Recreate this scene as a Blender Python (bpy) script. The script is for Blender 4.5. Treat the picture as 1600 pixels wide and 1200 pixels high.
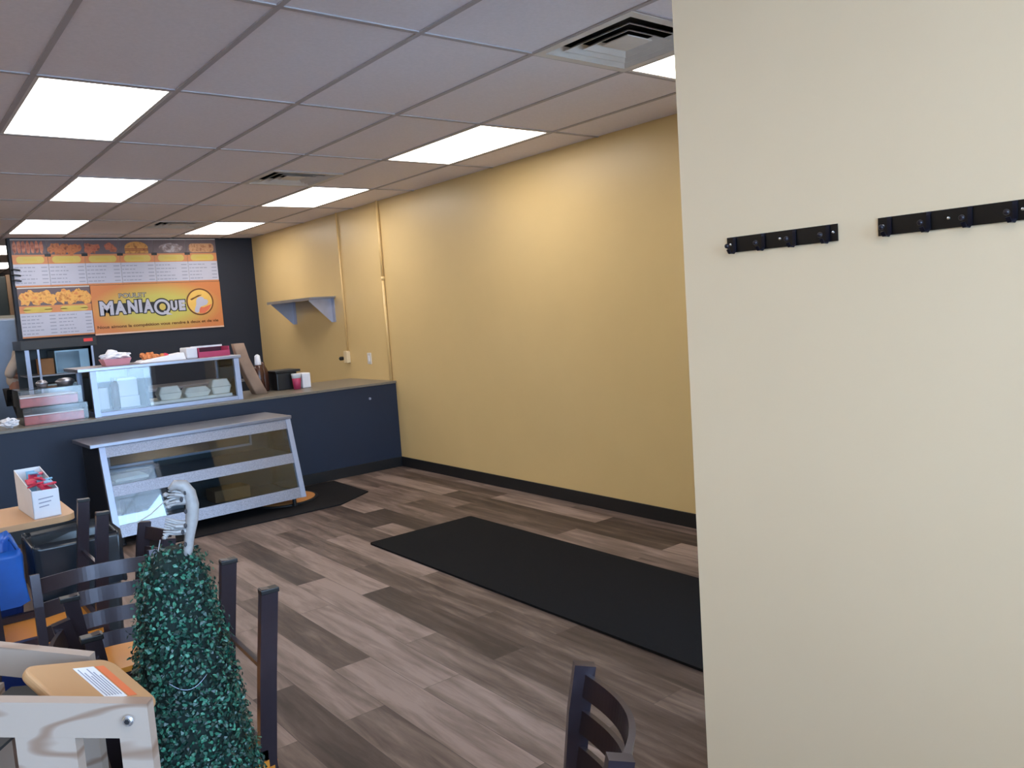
import bpy, bmesh, math, random
from mathutils import Vector, Matrix, noise
random.seed(7)
for o in list(bpy.data.objects): bpy.data.objects.remove(o)
scn = bpy.context.scene
COL = scn.collection

# ------------------------------------------------------------------ camera
ZC = 2.706          # ceiling height
XW = 4.178          # right wall
YC = 7.12           # counter front
YB = 10.6           # menu wall
XP, YP = 1.8, 1.45  # corner of the near wall with the coat hooks
cam_d = bpy.data.cameras.new('camera'); cam = bpy.data.objects.new('camera', cam_d); COL.objects.link(cam)
cam_d.sensor_fit = 'HORIZONTAL'; cam_d.sensor_width = 36.0; cam_d.lens = 1253.18 * 36.0 / 1600.0
cam_d.clip_start = 0.05; cam_d.clip_end = 200
r_ = Vector((0.77562209, -0.62751332, -0.06809856)); u_ = Vector((0.11313934, 0.03207473, 0.99306128)); f_ = Vector((0.62097494, 0.77794489, -0.09587431))
m = Matrix((r_, u_, -f_)).transposed().to_4x4(); m.translation = Vector((0, 0, 1.557)); cam.matrix_world = m
scn.camera = cam

# ------------------------------------------------------------------ world, view
w = bpy.data.worlds.new('world'); scn.world = w; w.use_nodes = True
bg = w.node_tree.nodes['Background']; bg.inputs[0].default_value = (0.47, 0.70, 1.0, 1); bg.inputs[1].default_value = 11.0
scn.view_settings.view_transform = 'Standard'; scn.view_settings.look = 'None'
scn.view_settings.gamma = 1.0; scn.view_settings.use_curve_mapping = False
scn.view_settings.exposure = 0.55
LIGHT_STRENGTH = 5.5

def portal(name, loc, rot, sx, sy):
    l = bpy.data.lights.new(name, 'AREA'); l.shape = 'RECTANGLE'; l.size = sx; l.size_y = sy
    l.cycles.is_portal = True
    o = bpy.data.objects.new(name, l); COL.objects.link(o); o.location = loc; o.rotation_euler = rot
portal('window_portal_rear', (-0.4, -1.72, 1.7), (math.radians(90), 0, 0), 4.2, 1.7)
portal('window_portal_entry', (2.70, YP - 0.12, 1.3), (math.radians(90), 0, 0), 1.5, 2.5)

# ------------------------------------------------------------------ materials
def lin(c):
    return tuple(((x / 255) / 12.92 if x / 255 <= 0.04045 else ((x / 255 + 0.055) / 1.055) ** 2.4) for x in c)
def nn(nt, t, **k):
    n = nt.nodes.new(t)
    for a, b in k.items(): setattr(n, a, b)
    return n
MATS = {}
def mat(name, rgb, rough=0.5, metal=0.0, spec=0.5, var=0.06, scale=8.0, bump=0.0, bscale=60.0, emit=None, strength=0, coat=0.0, stretch=None):
    """principled material with a gentle procedural variation of its colour"""
    if name in MATS: return MATS[name]
    mm = bpy.data.materials.new(name); mm.use_nodes = True; nt = mm.node_tree; b = nt.nodes['Principled BSDF']
    c = lin(rgb)
    tc = nn(nt, 'ShaderNodeTexCoord'); mp = nn(nt, 'ShaderNodeMapping'); nt.links.new(tc.outputs['Object'], mp.inputs[0])
    if stretch: mp.inputs['Scale'].default_value = stretch
    nz = nn(nt, 'ShaderNodeTexNoise'); nz.inputs['Scale'].default_value = scale; nz.inputs['Detail'].default_value = 4
    nt.links.new(mp.outputs[0], nz.inputs['Vector'])
    rp = nn(nt, 'ShaderNodeValToRGB')
    rp.color_ramp.elements[0].position = 0.3; rp.color_ramp.elements[1].position = 0.7
    rp.color_ramp.elements[0].color = (*[x * (1 - var) for x in c], 1); rp.color_ramp.elements[1].color = (*[min(1, x * (1 + var)) for x in c], 1)
    nt.links.new(nz.outputs['Fac'], rp.inputs[0]); nt.links.new(rp.outputs[0], b.inputs['Base Color'])
    b.inputs['Roughness'].default_value = rough; b.inputs['Metallic'].default_value = metal
    b.inputs['Specular IOR Level'].default_value = spec; b.inputs['Coat Weight'].default_value = coat
    if bump:
        n2 = nn(nt, 'ShaderNodeTexNoise'); n2.inputs['Scale'].default_value = bscale; nt.links.new(mp.outputs[0], n2.inputs['Vector'])
        bp = nn(nt, 'ShaderNodeBump'); bp.inputs['Strength'].default_value = bump; bp.inputs['Distance'].default_value = 0.002
        nt.links.new(n2.outputs['Fac'], bp.inputs['Height']); nt.links.new(bp.outputs[0], b.inputs['Normal'])
    if emit:
        b.inputs['Emission Color'].default_value = (*emit, 1); b.inputs['Emission Strength'].default_value = strength
    MATS[name] = mm; return mm
def glass_mat(name, tint=(0.93, 0.97, 0.97), refl=0.12, rough=0.02):
    if name in MATS: return MATS[name]
    mm = bpy.data.materials.new(name); mm.use_nodes = True; nt = mm.node_tree; nt.nodes.clear()
    out = nn(nt, 'ShaderNodeOutputMaterial'); mx = nn(nt, 'ShaderNodeMixShader'); tr = nn(nt, 'ShaderNodeBsdfTransparent'); gl = nn(nt, 'ShaderNodeBsdfGlossy')
    fr = nn(nt, 'ShaderNodeFresnel'); fr.inputs[0].default_value = 1.5
    ad = nn(nt, 'ShaderNodeMath', operation='ADD', use_clamp=True); ad.inputs[1].default_value = refl
    nt.links.new(fr.outputs[0], ad.inputs[0]); nt.links.new(ad.outputs[0], mx.inputs[0])
    tr.inputs[0].default_value = (*tint, 1); gl.inputs['Roughness'].default_value = rough
    nt.links.new(tr.outputs[0], mx.inputs[1]); nt.links.new(gl.outputs[0], mx.inputs[2]); nt.links.new(mx.outputs[0], out.inputs[0])
    MATS[name] = mm; return mm

def floor_material():
    mm = bpy.data.materials.new('vinyl_plank'); mm.use_nodes = True; nt = mm.node_tree; b = nt.nodes['Principled BSDF']; L = nt.links.new
    tc = nn(nt, 'ShaderNodeTexCoord'); mp = nn(nt, 'ShaderNodeMapping'); L(tc.outputs['Object'], mp.inputs[0])
    mp.inputs['Rotation'].default_value = (0, 0, math.radians(90)); mp.inputs['Location'].default_value = (0.35, 0.02, 0)
    def brick(c1, c2, mo):
        br = nn(nt, 'ShaderNodeTexBrick'); br.offset = 0.37; br.offset_frequency = 2; br.squash = 1.0
        br.inputs['Scale'].default_value = 1.0; br.inputs['Brick Width'].default_value = 1.22; br.inputs['Row Height'].default_value = 0.185
        br.inputs['Mortar Size'].default_value = 0.0012; br.inputs['Mortar Smooth'].default_value = 0.3
        br.inputs['Color1'].default_value = (*c1, 1); br.inputs['Color2'].default_value = (*c2, 1); br.inputs['Mortar'].default_value = (*mo, 1)
        L(mp.outputs[0], br.inputs['Vector']); return br
    br = brick((0, 0, 0), (1, 1, 1), (0.1, 0.1, 0.1))
    # grain stretched along the plank, shifted for every plank
    sp = nn(nt, 'ShaderNodeMapping'); sp.inputs['Scale'].default_value = (1.3, 11, 1)
    of = nn(nt, 'ShaderNodeVectorMath', operation='MULTIPLY'); of.inputs[1].default_value = (7.3, 3.1, 5.7); L(br.outputs['Color'], of.inputs[0])
    av = nn(nt, 'ShaderNodeVectorMath', operation='ADD'); L(mp.outputs[0], av.inputs[0]); L(of.outputs[0], av.inputs[1]); L(av.outputs[0], sp.inputs[0])
    n1 = nn(nt, 'ShaderNodeTexNoise'); n1.inputs['Scale'].default_value = 1.5; n1.inputs['Detail'].default_value = 6; n1.inputs['Roughness'].default_value = 0.6; n1.inputs['Distortion'].default_value = 0.4
    L(sp.outputs[0], n1.inputs['Vector'])
    ml = nn(nt, 'ShaderNodeMath', operation='MULTIPLY_ADD'); ml.inputs[1].default_value = 0.85; ml.inputs[2].default_value = -0.42
    L(br.outputs['Color'], ml.inputs[0])
    m2 = nn(nt, 'ShaderNodeMath', operation='MULTIPLY_ADD'); m2.inputs[1].default_value = 1.5; L(n1.outputs['Fac'], m2.inputs[0]); L(ml.outputs[0], m2.inputs[2])
    m3 = nn(nt, 'ShaderNodeMath', operation='SUBTRACT'); m3.inputs[1].default_value = 0.28; L(m2.outputs[0], m3.inputs[0])
    rp = nn(nt, 'ShaderNodeValToRGB'); cr = rp.color_ramp
    cr.elements[0].position = 0.05; cr.elements[0].color = (*lin((56, 44, 39)), 1)
    cr.elements[1].position = 0.95; cr.elements[1].color = (*lin((146, 126, 117)), 1)
    e = cr.elements.new(0.35); e.color = (*lin((82, 67, 60)), 1); e = cr.elements.new(0.62); e.color = (*lin((112, 95, 86)), 1)
    L(m3.outputs[0], rp.inputs[0])
    mx = nn(nt, 'ShaderNodeMixRGB'); mx.inputs[2].default_value = (*lin((70, 60, 56)), 1); L(br.outputs['Fac'], mx.inputs[0]); L(rp.outputs[0], mx.inputs[1])
    L(mx.outputs[0], b.inputs['Base Color']); b.inputs['Roughness'].default_value = 0.5; b.inputs['Specular IOR Level'].default_value = 0.28
    bp = nn(nt, 'ShaderNodeBump'); bp.inputs['Strength'].default_value = 0.15; bp.inputs['Distance'].default_value = 0.002; L(n1.outputs['Fac'], bp.inputs['Height']); L(bp.outputs[0], b.inputs['Normal'])
    return mm
def foliage_material():
    mm = bpy.data.materials.new('boxwood_leaf'); mm.use_nodes = True; nt = mm.node_tree; b = nt.nodes['Principled BSDF']; L = nt.links.new
    g = nn(nt, 'ShaderNodeNewGeometry'); rp = nn(nt, 'ShaderNodeValToRGB'); cr = rp.color_ramp
    cr.elements[0].color = (*lin((8, 36, 32)), 1); cr.elements[1].color = (*lin((60, 128, 104)), 1); e = cr.elements.new(0.6); e.color = (*lin((16, 60, 52)), 1)
    L(g.outputs['Random Per Island'], rp.inputs[0]); L(rp.outputs[0], b.inputs['Base Color']); b.inputs['Roughness'].default_value = 0.38
    return mm
def wood_material(name, light, dark, scale=3.0, rough=0.45, stretch=(1, 1, 1), knots=True):
    mm = bpy.data.materials.new(name); mm.use_nodes = True; nt = mm.node_tree; b = nt.nodes['Principled BSDF']; L = nt.links.new
    tc = nn(nt, 'ShaderNodeTexCoord'); mp = nn(nt, 'ShaderNodeMapping'); mp.inputs['Scale'].default_value = stretch; L(tc.outputs['Object'], mp.inputs[0])
    n1 = nn(nt, 'ShaderNodeTexNoise'); n1.inputs['Scale'].default_value = scale; n1.inputs['Detail'].default_value = 2; L(mp.outputs[0], n1.inputs['Vector'])
    wv = nn(nt, 'ShaderNodeMath', operation='MULTIPLY'); wv.inputs[1].default_value = 26 if knots else 9; L(n1.outputs['Fac'], wv.inputs[0])
    sn = nn(nt, 'ShaderNodeMath', operation='SINE'); L(wv.outputs[0], sn.inputs[0])
    rp = nn(nt, 'ShaderNodeValToRGB'); rp.color_ramp.elements[0].color = (*lin(light), 1); rp.color_ramp.elements[1].color = (*lin(dark), 1)
    rp.color_ramp.elements[0].position = 0.45; rp.color_ramp.elements[1].position = 1.0
    L(sn.outputs[0], rp.inputs[0]); L(rp.outputs[0], b.inputs['Base Color']); b.inputs['Roughness'].default_value = rough
    return mm
def print_material(name, cols, scale, seed=0.0, stretch=(1, 1, 1)):
    """printed food picture: blotches of a few colours"""
    mm = bpy.data.materials.new(name); mm.use_nodes = True; nt = mm.node_tree; b = nt.nodes['Principled BSDF']; L = nt.links.new
    tc = nn(nt, 'ShaderNodeTexCoord'); mp = nn(nt, 'ShaderNodeMapping'); mp.inputs['Location'].default_value = (seed, seed * .7, seed * 1.3); mp.inputs['Scale'].default_value = stretch
    L(tc.outputs['Object'], mp.inputs[0])
    n1 = nn(nt, 'ShaderNodeTexNoise'); n1.inputs['Scale'].default_value = scale; n1.inputs['Detail'].default_value = 3; L(mp.outputs[0], n1.inputs['Vector'])
    rp = nn(nt, 'ShaderNodeValToRGB'); cr = rp.color_ramp
    cr.elements[0].position = 0.3; cr.elements[0].color = (*lin(cols[0]), 1); cr.elements[1].position = 0.7; cr.elements[1].color = (*lin(cols[-1]), 1)
    for i, c in enumerate(cols[1:-1]):
        e = cr.elements.new(0.3 + 0.4 * (i + 1) / (len(cols) - 1)); e.color = (*lin(c), 1)
    L(n1.outputs['Fac'], rp.inputs[0]); L(rp.outputs[0], b.inputs['Base Color']); b.inputs['Roughness'].default_value = 0.5
    return mm
def banner_material():
    """print of the logo banner: yellow oval flowing out into orange, in the board's own coordinates"""
    mm = bpy.data.materials.new('logo_banner_print'); mm.use_nodes = True; nt = mm.node_tree; b = nt.nodes['Principled BSDF']; L = nt.links.new
    tc = nn(nt, 'ShaderNodeTexCoord'); mp = nn(nt, 'ShaderNodeMapping'); L(tc.outputs['Object'], mp.inputs[0])
    mp.inputs['Scale'].default_value = (1.25, 0, 3.0)
    ln = nn(nt, 'ShaderNodeVectorMath', operation='LENGTH'); L(mp.outputs[0], ln.inputs[0])
    rp = nn(nt, 'ShaderNodeValToRGB'); cr = rp.color_ramp
    cr.elements[0].position = 0.45; cr.elements[0].color = (*lin((202, 192, 96)), 1); cr.elements[1].position = 1.0; cr.elements[1].color = (*lin((210, 130, 76)), 1)
    e = cr.elements.new(0.78); e.color = (*lin((208, 158, 82)), 1)
    L(ln.outputs['Value'], rp.inputs[0]); L(rp.outputs[0], b.inputs['Base Color']); b.inputs['Roughness'].default_value = 0.5
    return mm

M_yellow = mat('yellow_wall_paint', (218, 188, 132), 0.38, var=0.015, scale=3, bump=0.05, bscale=250)
M_pale = mat('pale_yellow_wall', (244, 224, 192), 0.55, var=0.012, scale=3, bump=0.05, bscale=250)  # one even tone, paler than the long yellow wall
M_navy = mat('navy_wall_paint', (28, 34, 48), 0.6, var=0.03, scale=4)
M_counter = mat('navy_counter_paint', (24, 36, 58), 0.6, var=0.04, scale=5)
M_black = mat('black_vinyl_base', (24, 24, 26), 0.45)
M_ctop = mat('counter_laminate', (120, 112, 100), 0.35, var=0.08, scale=40)
M_tile = mat('ceiling_tile', (236, 228, 232), 0.9, var=0.03, scale=60, bump=0.2, bscale=300)
M_grid = mat('ceiling_grid_metal', (178, 170, 172), 0.6)
M_white = mat('white_enamel', (214, 208, 204), 0.5)
M_dark = mat('dark_void', (22, 22, 24), 0.8)
M_steel = mat('brushed_steel', (156, 156, 166), 0.34, metal=0.9, var=0.05, scale=20, stretch=(1, 12, 12))
M_steel2 = mat('shelf_steel', (150, 150, 158), 0.45, metal=0.7, var=0.05)
M_alu = mat('aluminium_trim', (164, 172, 194), 0.4, metal=0.55, var=0.03)
M_speck = mat('speckled_steel', (146, 146, 156), 0.42, metal=0.6, var=0.25, scale=140)
M_glass = glass_mat('case_glass', tint=(.98,.99,.99), refl=0.01)
M_glassr = glass_mat('front_case_glass', tint=(0.74, 0.8, 0.82), refl=0.05)
M_clear = glass_mat('clear_plastic', tint=(0.93, 0.92, 0.92), refl=0.02, rough=0.12)
M_wglass = glass_mat('window_glass', tint=(0.97, 0.99, 1.0), refl=0.0, rough=0.0)
M_mat = mat('black_floor_mat', (20, 20, 22), 0.95, spec=0.15, var=0.15, scale=120, bump=0.6, bscale=500)
M_mat2 = mat('charcoal_floor_mat', (30, 29, 31), 0.95, spec=0.15, var=0.15, scale=120, bump=0.6, bscale=500)
M_chair = mat('chair_powder_coat', (52, 44, 52), 0.28, metal=0.35, var=0.06, scale=30)
M_seat = wood_material('honey_wood_seat', (214, 140, 52), (176, 100, 34), 3, 0.35, (1, 6, 1), False)
M_pine = wood_material('pale_pine', (170, 152, 140), (140, 114, 98), 1.8, 0.55, (1.6, 1.6, 7.0))
M_beech = wood_material('beech_board', (190, 146, 104), (178, 132, 90), 2.0, 0.5, (2, 5, 2), False)
M_table = wood_material('oak_table', (205, 160, 118), (180, 132, 92), 2.0, 0.4, (2, 8, 2), False)
M_leaf = foliage_material()
M_core = mat('topiary_core', (10, 30, 26), 0.9)
M_orn = mat('white_lace_ornament', (150, 146, 146), 0.5, var=0.1, scale=90)
M_paper = mat('white_paper', (226, 226, 232), 0.7, var=0.03)
M_foam = mat('white_foam', (232, 230, 222), 0.6)
M_pink = mat('salmon_meat', (222, 112, 108), 0.45, var=0.18, scale=25)
M_pinkbox = mat('pink_carton', (224, 150, 160), 0.6, var=0.05)
M_magenta = mat('magenta_carton', (176, 52, 92), 0.5, var=0.05)
M_maroon = mat('maroon_lining', (72, 24, 44), 0.7)
M_snack = mat('brown_snack', (196, 118, 66), 0.6, var=0.35, scale=60)
M_kraft = mat('kraft_paper', (150, 124, 106), 0.8, var=0.08, scale=14)
M_bottle = mat('dark_brown_bottle', (74, 44, 34), 0.25)
M_blackpl = mat('black_plastic', (22, 22, 24), 0.4)
M_bag = mat('black_bin_liner', (36, 42, 50), 0.22, var=0.1)
M_bagb = mat('blue_bin_liner', (36, 104, 205), 0.35, var=0.15)
M_binb = mat('blue_bin_plastic', (16, 44, 110), 0.45)
M_binbk = mat('dark_bin_plastic', (40, 42, 46), 0.5)
M_screw = mat('bright_screw', (220, 224, 232), 0.25, metal=0.9)
M_hook = mat('black_hook_metal', (16, 15, 19), 0.38, metal=0.2)
M_skin = mat('skin', (176, 124, 104), 0.55)
M_shirt = mat('beige_shirt', (206, 190, 178), 0.85, bump=0.3, bscale=80)
M_trouser = mat('black_trousers', (28, 28, 32), 0.85)
M_hair = mat('dark_hair', (36, 28, 24), 0.7)
M_red = mat('red_sign', (190, 48, 48), 0.5, emit=(0.8, 0.06, 0.05), strength=0.25)
M_redp = mat('red_packet', (200, 50, 78), 0.45, var=0.2, scale=60)
M_bluep = mat('light_blue_packet', (130, 180, 210), 0.5)
M_orange = mat('orange_print', (206, 134, 84), 0.5)
M_yelp = mat('yellow_print', (206, 182, 92), 0.5)
M_panel = mat('white_menu_print', (190, 190, 206), 0.5, var=0.02)
M_grey = mat('grey_print', (150, 152, 170), 0.5)
M_ink = mat('black_print', (34, 34, 38), 0.5)
M_brownink = mat('brown_print', (110, 66, 20), 0.5)
M_wood2 = mat('brown_cardboard', (150, 108, 72), 0.8, var=0.1)
M_oven = mat('microwave_steel', (120, 140, 150), 0.3, metal=0.5)
M_disc = wood_material('round_orange_wood', (206, 140, 78), (184, 112, 52), 2, 0.5, (1, 5, 1), False)
M_light = mat('light_diffuser', (255, 255, 255), 0.6, var=0, emit=(1.0, 0.955, 0.91), strength=LIGHT_STRENGTH)
M_canvas = mat('olive_canvas', (150, 150, 128), 0.85)

# ------------------------------------------------------------------ mesh builder
class MB:
    def __init__(s): s.bm = bmesh.new()
    def _mat(s, verts, M):
        if M is not None:
            for v in verts: v.co = M @ v.co
    def box(s, a, b, M=None, bevel=0.0):
        a, b = Vector(a), Vector(b)
        vs = [s.bm.verts.new((x, y, z)) for x in (a.x, b.x) for y in (a.y, b.y) for z in (a.z, b.z)]
        fs = [(0, 1, 3, 2), (4, 6, 7, 5), (0, 4, 5, 1), (2, 3, 7, 6), (0, 2, 6, 4), (1, 5, 7, 3)]
        F = [s.bm.faces.new([vs[i] for i in f]) for f in fs]
        if bevel > 0:
            es = list({e for f in F for e in f.edges})
            r = bmesh.ops.bevel(s.bm, geom=es, offset=bevel, segments=2, affect='EDGES', profile=0.6)
            vs = [v for v in r['verts']]
            vs = list({v for v in vs} | {v for v in vs if v.is_valid})
            allv = set(vs)
            st = list(allv)
            while st:
                v = st.pop()
                for e in v.link_edges:
                    o = e.other_vert(v)
                    if o not in allv: allv.add(o); st.append(o)
            vs = list(allv)
        s._mat(vs, M); return s
    def hexa(s, p):
        """8 corners: bottom 4 ccw then top 4 ccw"""
        vs = [s.bm.verts.new(q) for q in p]
        for f in ((3, 2, 1, 0), (4, 5, 6, 7), (0, 1, 5, 4), (1, 2, 6, 5), (2, 3, 7, 6), (3, 0, 4, 7)): s.bm.faces.new([vs[i] for i in f])
        return s
    def bar(s, p, q, w, d, up=(0, 0, 1)):
        """rectangular bar from p to q; w across, d along the other axis"""
        p, q = Vector(p), Vector(q); t = (q - p).normalized(); up = Vector(up)
        x = t.cross(up)
        if x.length < 1e-4: x = t.cross(Vector((1, 0, 0)))
        x.normalize(); y = x.cross(t).normalized()
        c = [(-w / 2, -d / 2), (w / 2, -d / 2), (w / 2, d / 2), (-w / 2, d / 2)]
        return s.hexa([p + x * a + y * b for a, b in c] + [q + x * a + y * b for a, b in c])
    def sweep(s, path, prof, ups, closed=False, cap=True):
        """prof: 2D points; ups: x-axis vectors for each path point"""
        rings = []; n = len(path)
        for i, p in enumerate(path):
            p = Vector(p); a = Vector(path[max(0, i - 1)]); b = Vector(path[min(n - 1, i + 1)]); t = (b - a).normalized()
            x = Vector(ups[i] if isinstance(ups, list) else ups); x = (x - t * x.dot(t)).normalized(); y = t.cross(x)
            rings.append([s.bm.verts.new(p + x * c[0] + y * c[1]) for c in prof])
        k = len(prof)
        for i in range(n - 1):
            for j in range(k): s.bm.faces.new((rings[i][j], rings[i][(j + 1) % k], rings[i + 1][(j + 1) % k], rings[i + 1][j]))
        if cap: s.bm.faces.new(rings[0][::-1]); s.bm.faces.new(rings[-1])
        return s
    def tube(s, path, r, seg=10):
        rr = r if isinstance(r, (list, tuple)) else [r] * len(path)
        rings = []; n = len(path); ref = Vector((0.31, 0.2, 0.93))
        for i, p in enumerate(path):
            p = Vector(p); a = Vector(path[max(0, i - 1)]); b = Vector(path[min(n - 1, i + 1)]); t = (b - a).normalized()
            x = ref - t * ref.dot(t)
            if x.length < 0.05: x = Vector((1, 0, 0)) - t * t.x
            x.normalize(); y = t.cross(x)
            rings.append([s.bm.verts.new(p + (x * math.cos(2 * math.pi * j / seg) + y * math.sin(2 * math.pi * j / seg)) * rr[i]) for j in range(seg)])
        for i in range(n - 1):
            for j in range(seg): s.bm.faces.new((rings[i][j], rings[i][(j + 1) % seg], rings[i + 1][(j + 1) % seg], rings[i + 1][j]))
        s.bm.faces.new(rings[0][::-1]); s.bm.faces.new(rings[-1]); return s
    def lathe(s, prof, c=(0, 0, 0), seg=24, M=None):
        c = Vector(c); rings = []; vs = []
        for r, z in prof:
            ring = [s.bm.verts.new(c + Vector((max(r, 1e-4) * math.cos(2 * math.pi * j / seg), max(r, 1e-4) * math.sin(2 * math.pi * j / seg), z))) for j in range(seg)]
            rings.append(ring); vs += ring
        for i in range(len(prof) - 1):
            for j in range(seg): s.bm.faces.new((rings[i][j], rings[i][(j + 1) % seg], rings[i + 1][(j + 1) % seg], rings[i + 1][j]))
        s.bm.faces.new(rings[0][::-1]); s.bm.faces.new(rings[-1]); s._mat(vs, M); return s
    def prism(s, poly, d, M=None):
        """poly in xy at z 0, extruded by d in z, moved by M"""
        a = [s.bm.verts.new((x, y, 0)) for x, y in poly]; b = [s.bm.verts.new((x, y, d)) for x, y in poly]; n = len(poly)
        s.bm.faces.new(a[::-1]); s.bm.faces.new(b)
        for i in range(n): s.bm.faces.new((a[i], a[(i + 1) % n], b[(i + 1) % n], b[i]))
        s._mat(a + b, M); return s
    def blob(s, c, r, sub=2, amp=0.2, freq=2.0, seed=0.0):
        ret = bmesh.ops.create_icosphere(s.bm, subdivisions=sub, radius=1.0)
        for v in ret['verts']:
            n = noise.noise(v.co * freq + Vector((seed, seed * 2, 1)))
            v.co = Vector((v.co.x * r[0], v.co.y * r[1], v.co.z * r[2])) * (1 + amp * n) + Vector(c)
        return s
    def build(s, name, material, parent=None, smooth=False, **tags):
        off = Vector(parent.location) if parent else Vector((0, 0, 0))
        g = parent.parent if parent else None
        if g: off = off + Vector(g.location)
        bmesh.ops.recalc_face_normals(s.bm, faces=s.bm.faces[:])
        if off.length: bmesh.ops.translate(s.bm, verts=s.bm.verts[:], vec=-off)
        me = bpy.data.meshes.new(name); s.bm.to_mesh(me); s.bm.free()
        if smooth: me.polygons.foreach_set('use_smooth', [True] * len(me.polygons))
        me.materials.append(material)
        o = bpy.data.objects.new(name, me); COL.objects.link(o)
        if parent: o.parent = parent
        for k, v in tags.items(): o[k] = v
        return o
def struct(name, mb, m_, **k): return mb.build(name, m_, None, kind='structure', **k)
def thing(name, label, cat, loc=(0, 0, 0), rz=0.0, group=None):
    o = bpy.data.objects.new(name, None); COL.objects.link(o); o.location = loc; o.rotation_euler = (0, 0, rz); o.empty_display_size = 0.1
    o['label'] = label; o['category'] = cat
    if group: o['group'] = group
    return o
def tag(o, label, cat, group=None, kind=None):
    if label: o['label'] = label
    if cat: o['category'] = cat
    if group: o['group'] = group
    if kind: o['kind'] = kind
    return o
def copy_tree(src, parent=None):
    c = src.copy(); COL.objects.link(c)
    if parent: c.parent = parent
    for ch in list(src.children): copy_tree(ch, c)
    return c
def rrect(w_, h_, r, n=5, cx=0, cy=0):
    p = []
    for sx, sy, a0 in ((1, 1, 0), (-1, 1, 90), (-1, -1, 180), (1, -1, 270)):
        for i in range(n + 1):
            a = math.radians(a0 + 90 * i / n); p.append((cx + sx * (w_ / 2 - r) + r * math.cos(a), cy + sy * (h_ / 2 - r) + r * math.sin(a)))
    return p
def text_mesh(name, body, size, loc, material, parent, extrude=0.001, offset=0.0, width=None, align='LEFT', shear=0.0, rotz=0.0):
    """lettering standing in the xz plane, read from -y"""
    cu = bpy.data.curves.new(name, 'FONT'); cu.body = body; cu.size = size; cu.extrude = extrude; cu.offset = offset; cu.shear = shear; cu.align_x = align
    to = bpy.data.objects.new(name, cu); COL.objects.link(to)
    dg = bpy.context.evaluated_depsgraph_get(); dg.update()
    me = bpy.data.meshes.new_from_object(to.evaluated_get(dg)); bpy.data.objects.remove(to)
    xs = [v.co.x for v in me.vertices]; x0 = min(xs); wd = max(xs) - x0
    s = (width / wd) if width else 1.0
    off = Vector(parent.location) if parent else Vector()
    for v in me.vertices:
        c = v.co.copy(); x = (c.x - x0) * s; y = c.y
        if rotz: x, y = x * math.cos(rotz) - y * math.sin(rotz), x * math.sin(rotz) + y * math.cos(rotz)
        v.co = Vector((x, -c.z, y)) + Vector(loc) - off
    me.materials.clear(); me.materials.append(material); me.name = name
    o = bpy.data.objects.new(name, me); COL.objects.link(o); o.parent = parent
    return o

# ================================================================== SETTING
XL = -2.6; YBACK = -1.7; YK = 16.2
b = MB(); b.box((XL - .15, YBACK - .1, -0.1), (XW + .15, YK + .1, 0)); struct('floor', b, floor_material())
b = MB(); b.box((XL - 6, YBACK - 14, -0.16), (XW + 8, YBACK - .1, -0.06)); b.box((XP + .12, YBACK - .1, -0.16), (XW + 8, YP - .15, -0.04))
struct('floor_outside', b, mat('concrete_pavement', (190, 190, 190), 0.9))

# ceiling cells: grid origin from the light rows
T = 0.61; GX = 0.703; GY = 4.077
light_cells = [(0, 0), (1, 1), (1, 2), (4, 0), (4, 1), (4, 2), (4, -1), (1, 3), (1, 4)]        # (column k, row i): x = GX+k*T, y = GY+4*T*i, 2 cells long
extra_cells = [(-3, 0), (-3, 1), (-3, 2), (-3, 3), (-1, -2), (-2, -1)]  # out-of-view panels added to brighten the near wall and room
vent_cells = [(3, -3), (3, 3), (3, 8)]                                                       # (k, j): y = GY+j*T
def lrect(k, i): return (GX + k * T, GY + 4 * T * i, GX + (k + 1) * T, GY + 4 * T * i + 2 * T)
holes = set()
for k, i in light_cells + extra_cells:
    holes.add((k, 4 * i)); holes.add((k, 4 * i + 1))
for k, j in vent_cells: holes.add((k, j))
b = MB(); g = MB()
k0 = int(math.floor((XL - GX) / T)); k1 = int(math.ceil((XW - GX) / T)); j0 = int(math.floor((YBACK - GY) / T)); j1 = int(math.ceil((YK - GY) / T))
for k in range(k0, k1):
    for j in range(j0, j1):
        if (k, j) in holes: continue
        x0, x1 = max(XL, GX + k * T), min(XW, GX + (k + 1) * T); y0, y1 = max(YBACK, GY + j * T), min(YK, GY + (j + 1) * T)
        if x1 > x0 and y1 > y0: b.box((x0, y0, ZC), (x1, y1, ZC + .02))
b.box((XL - .15, YBACK - .1, ZC + .16), (XW + .15, YK + .1, ZC + .22))  # unseen slab over the tiles, added to block light at the gaps
struct('ceiling', b, M_tile)
for k in range(k0 + 1, k1):
    x = GX + k * T; g.box((x - .012, YBACK, ZC - .006), (x + .012, YK, ZC + .0))
for j in range(j0 + 1, j1):
    if j % 2 and not any(j in (v, v + 1) for _, v in vent_cells): continue
    y = GY + j * T
    if j % 2 == 0: g.box((XL, y - .012, ZC - .0055), (XW, y + .012, ZC + .0))
    else:
        for k, v in vent_cells:
            if j in (v, v + 1): g.box((GX + k * T, y - .012, ZC - .0055), (GX + (k + 1) * T, y + .012, ZC))
struct('trim_1', g, M_grid)

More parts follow.
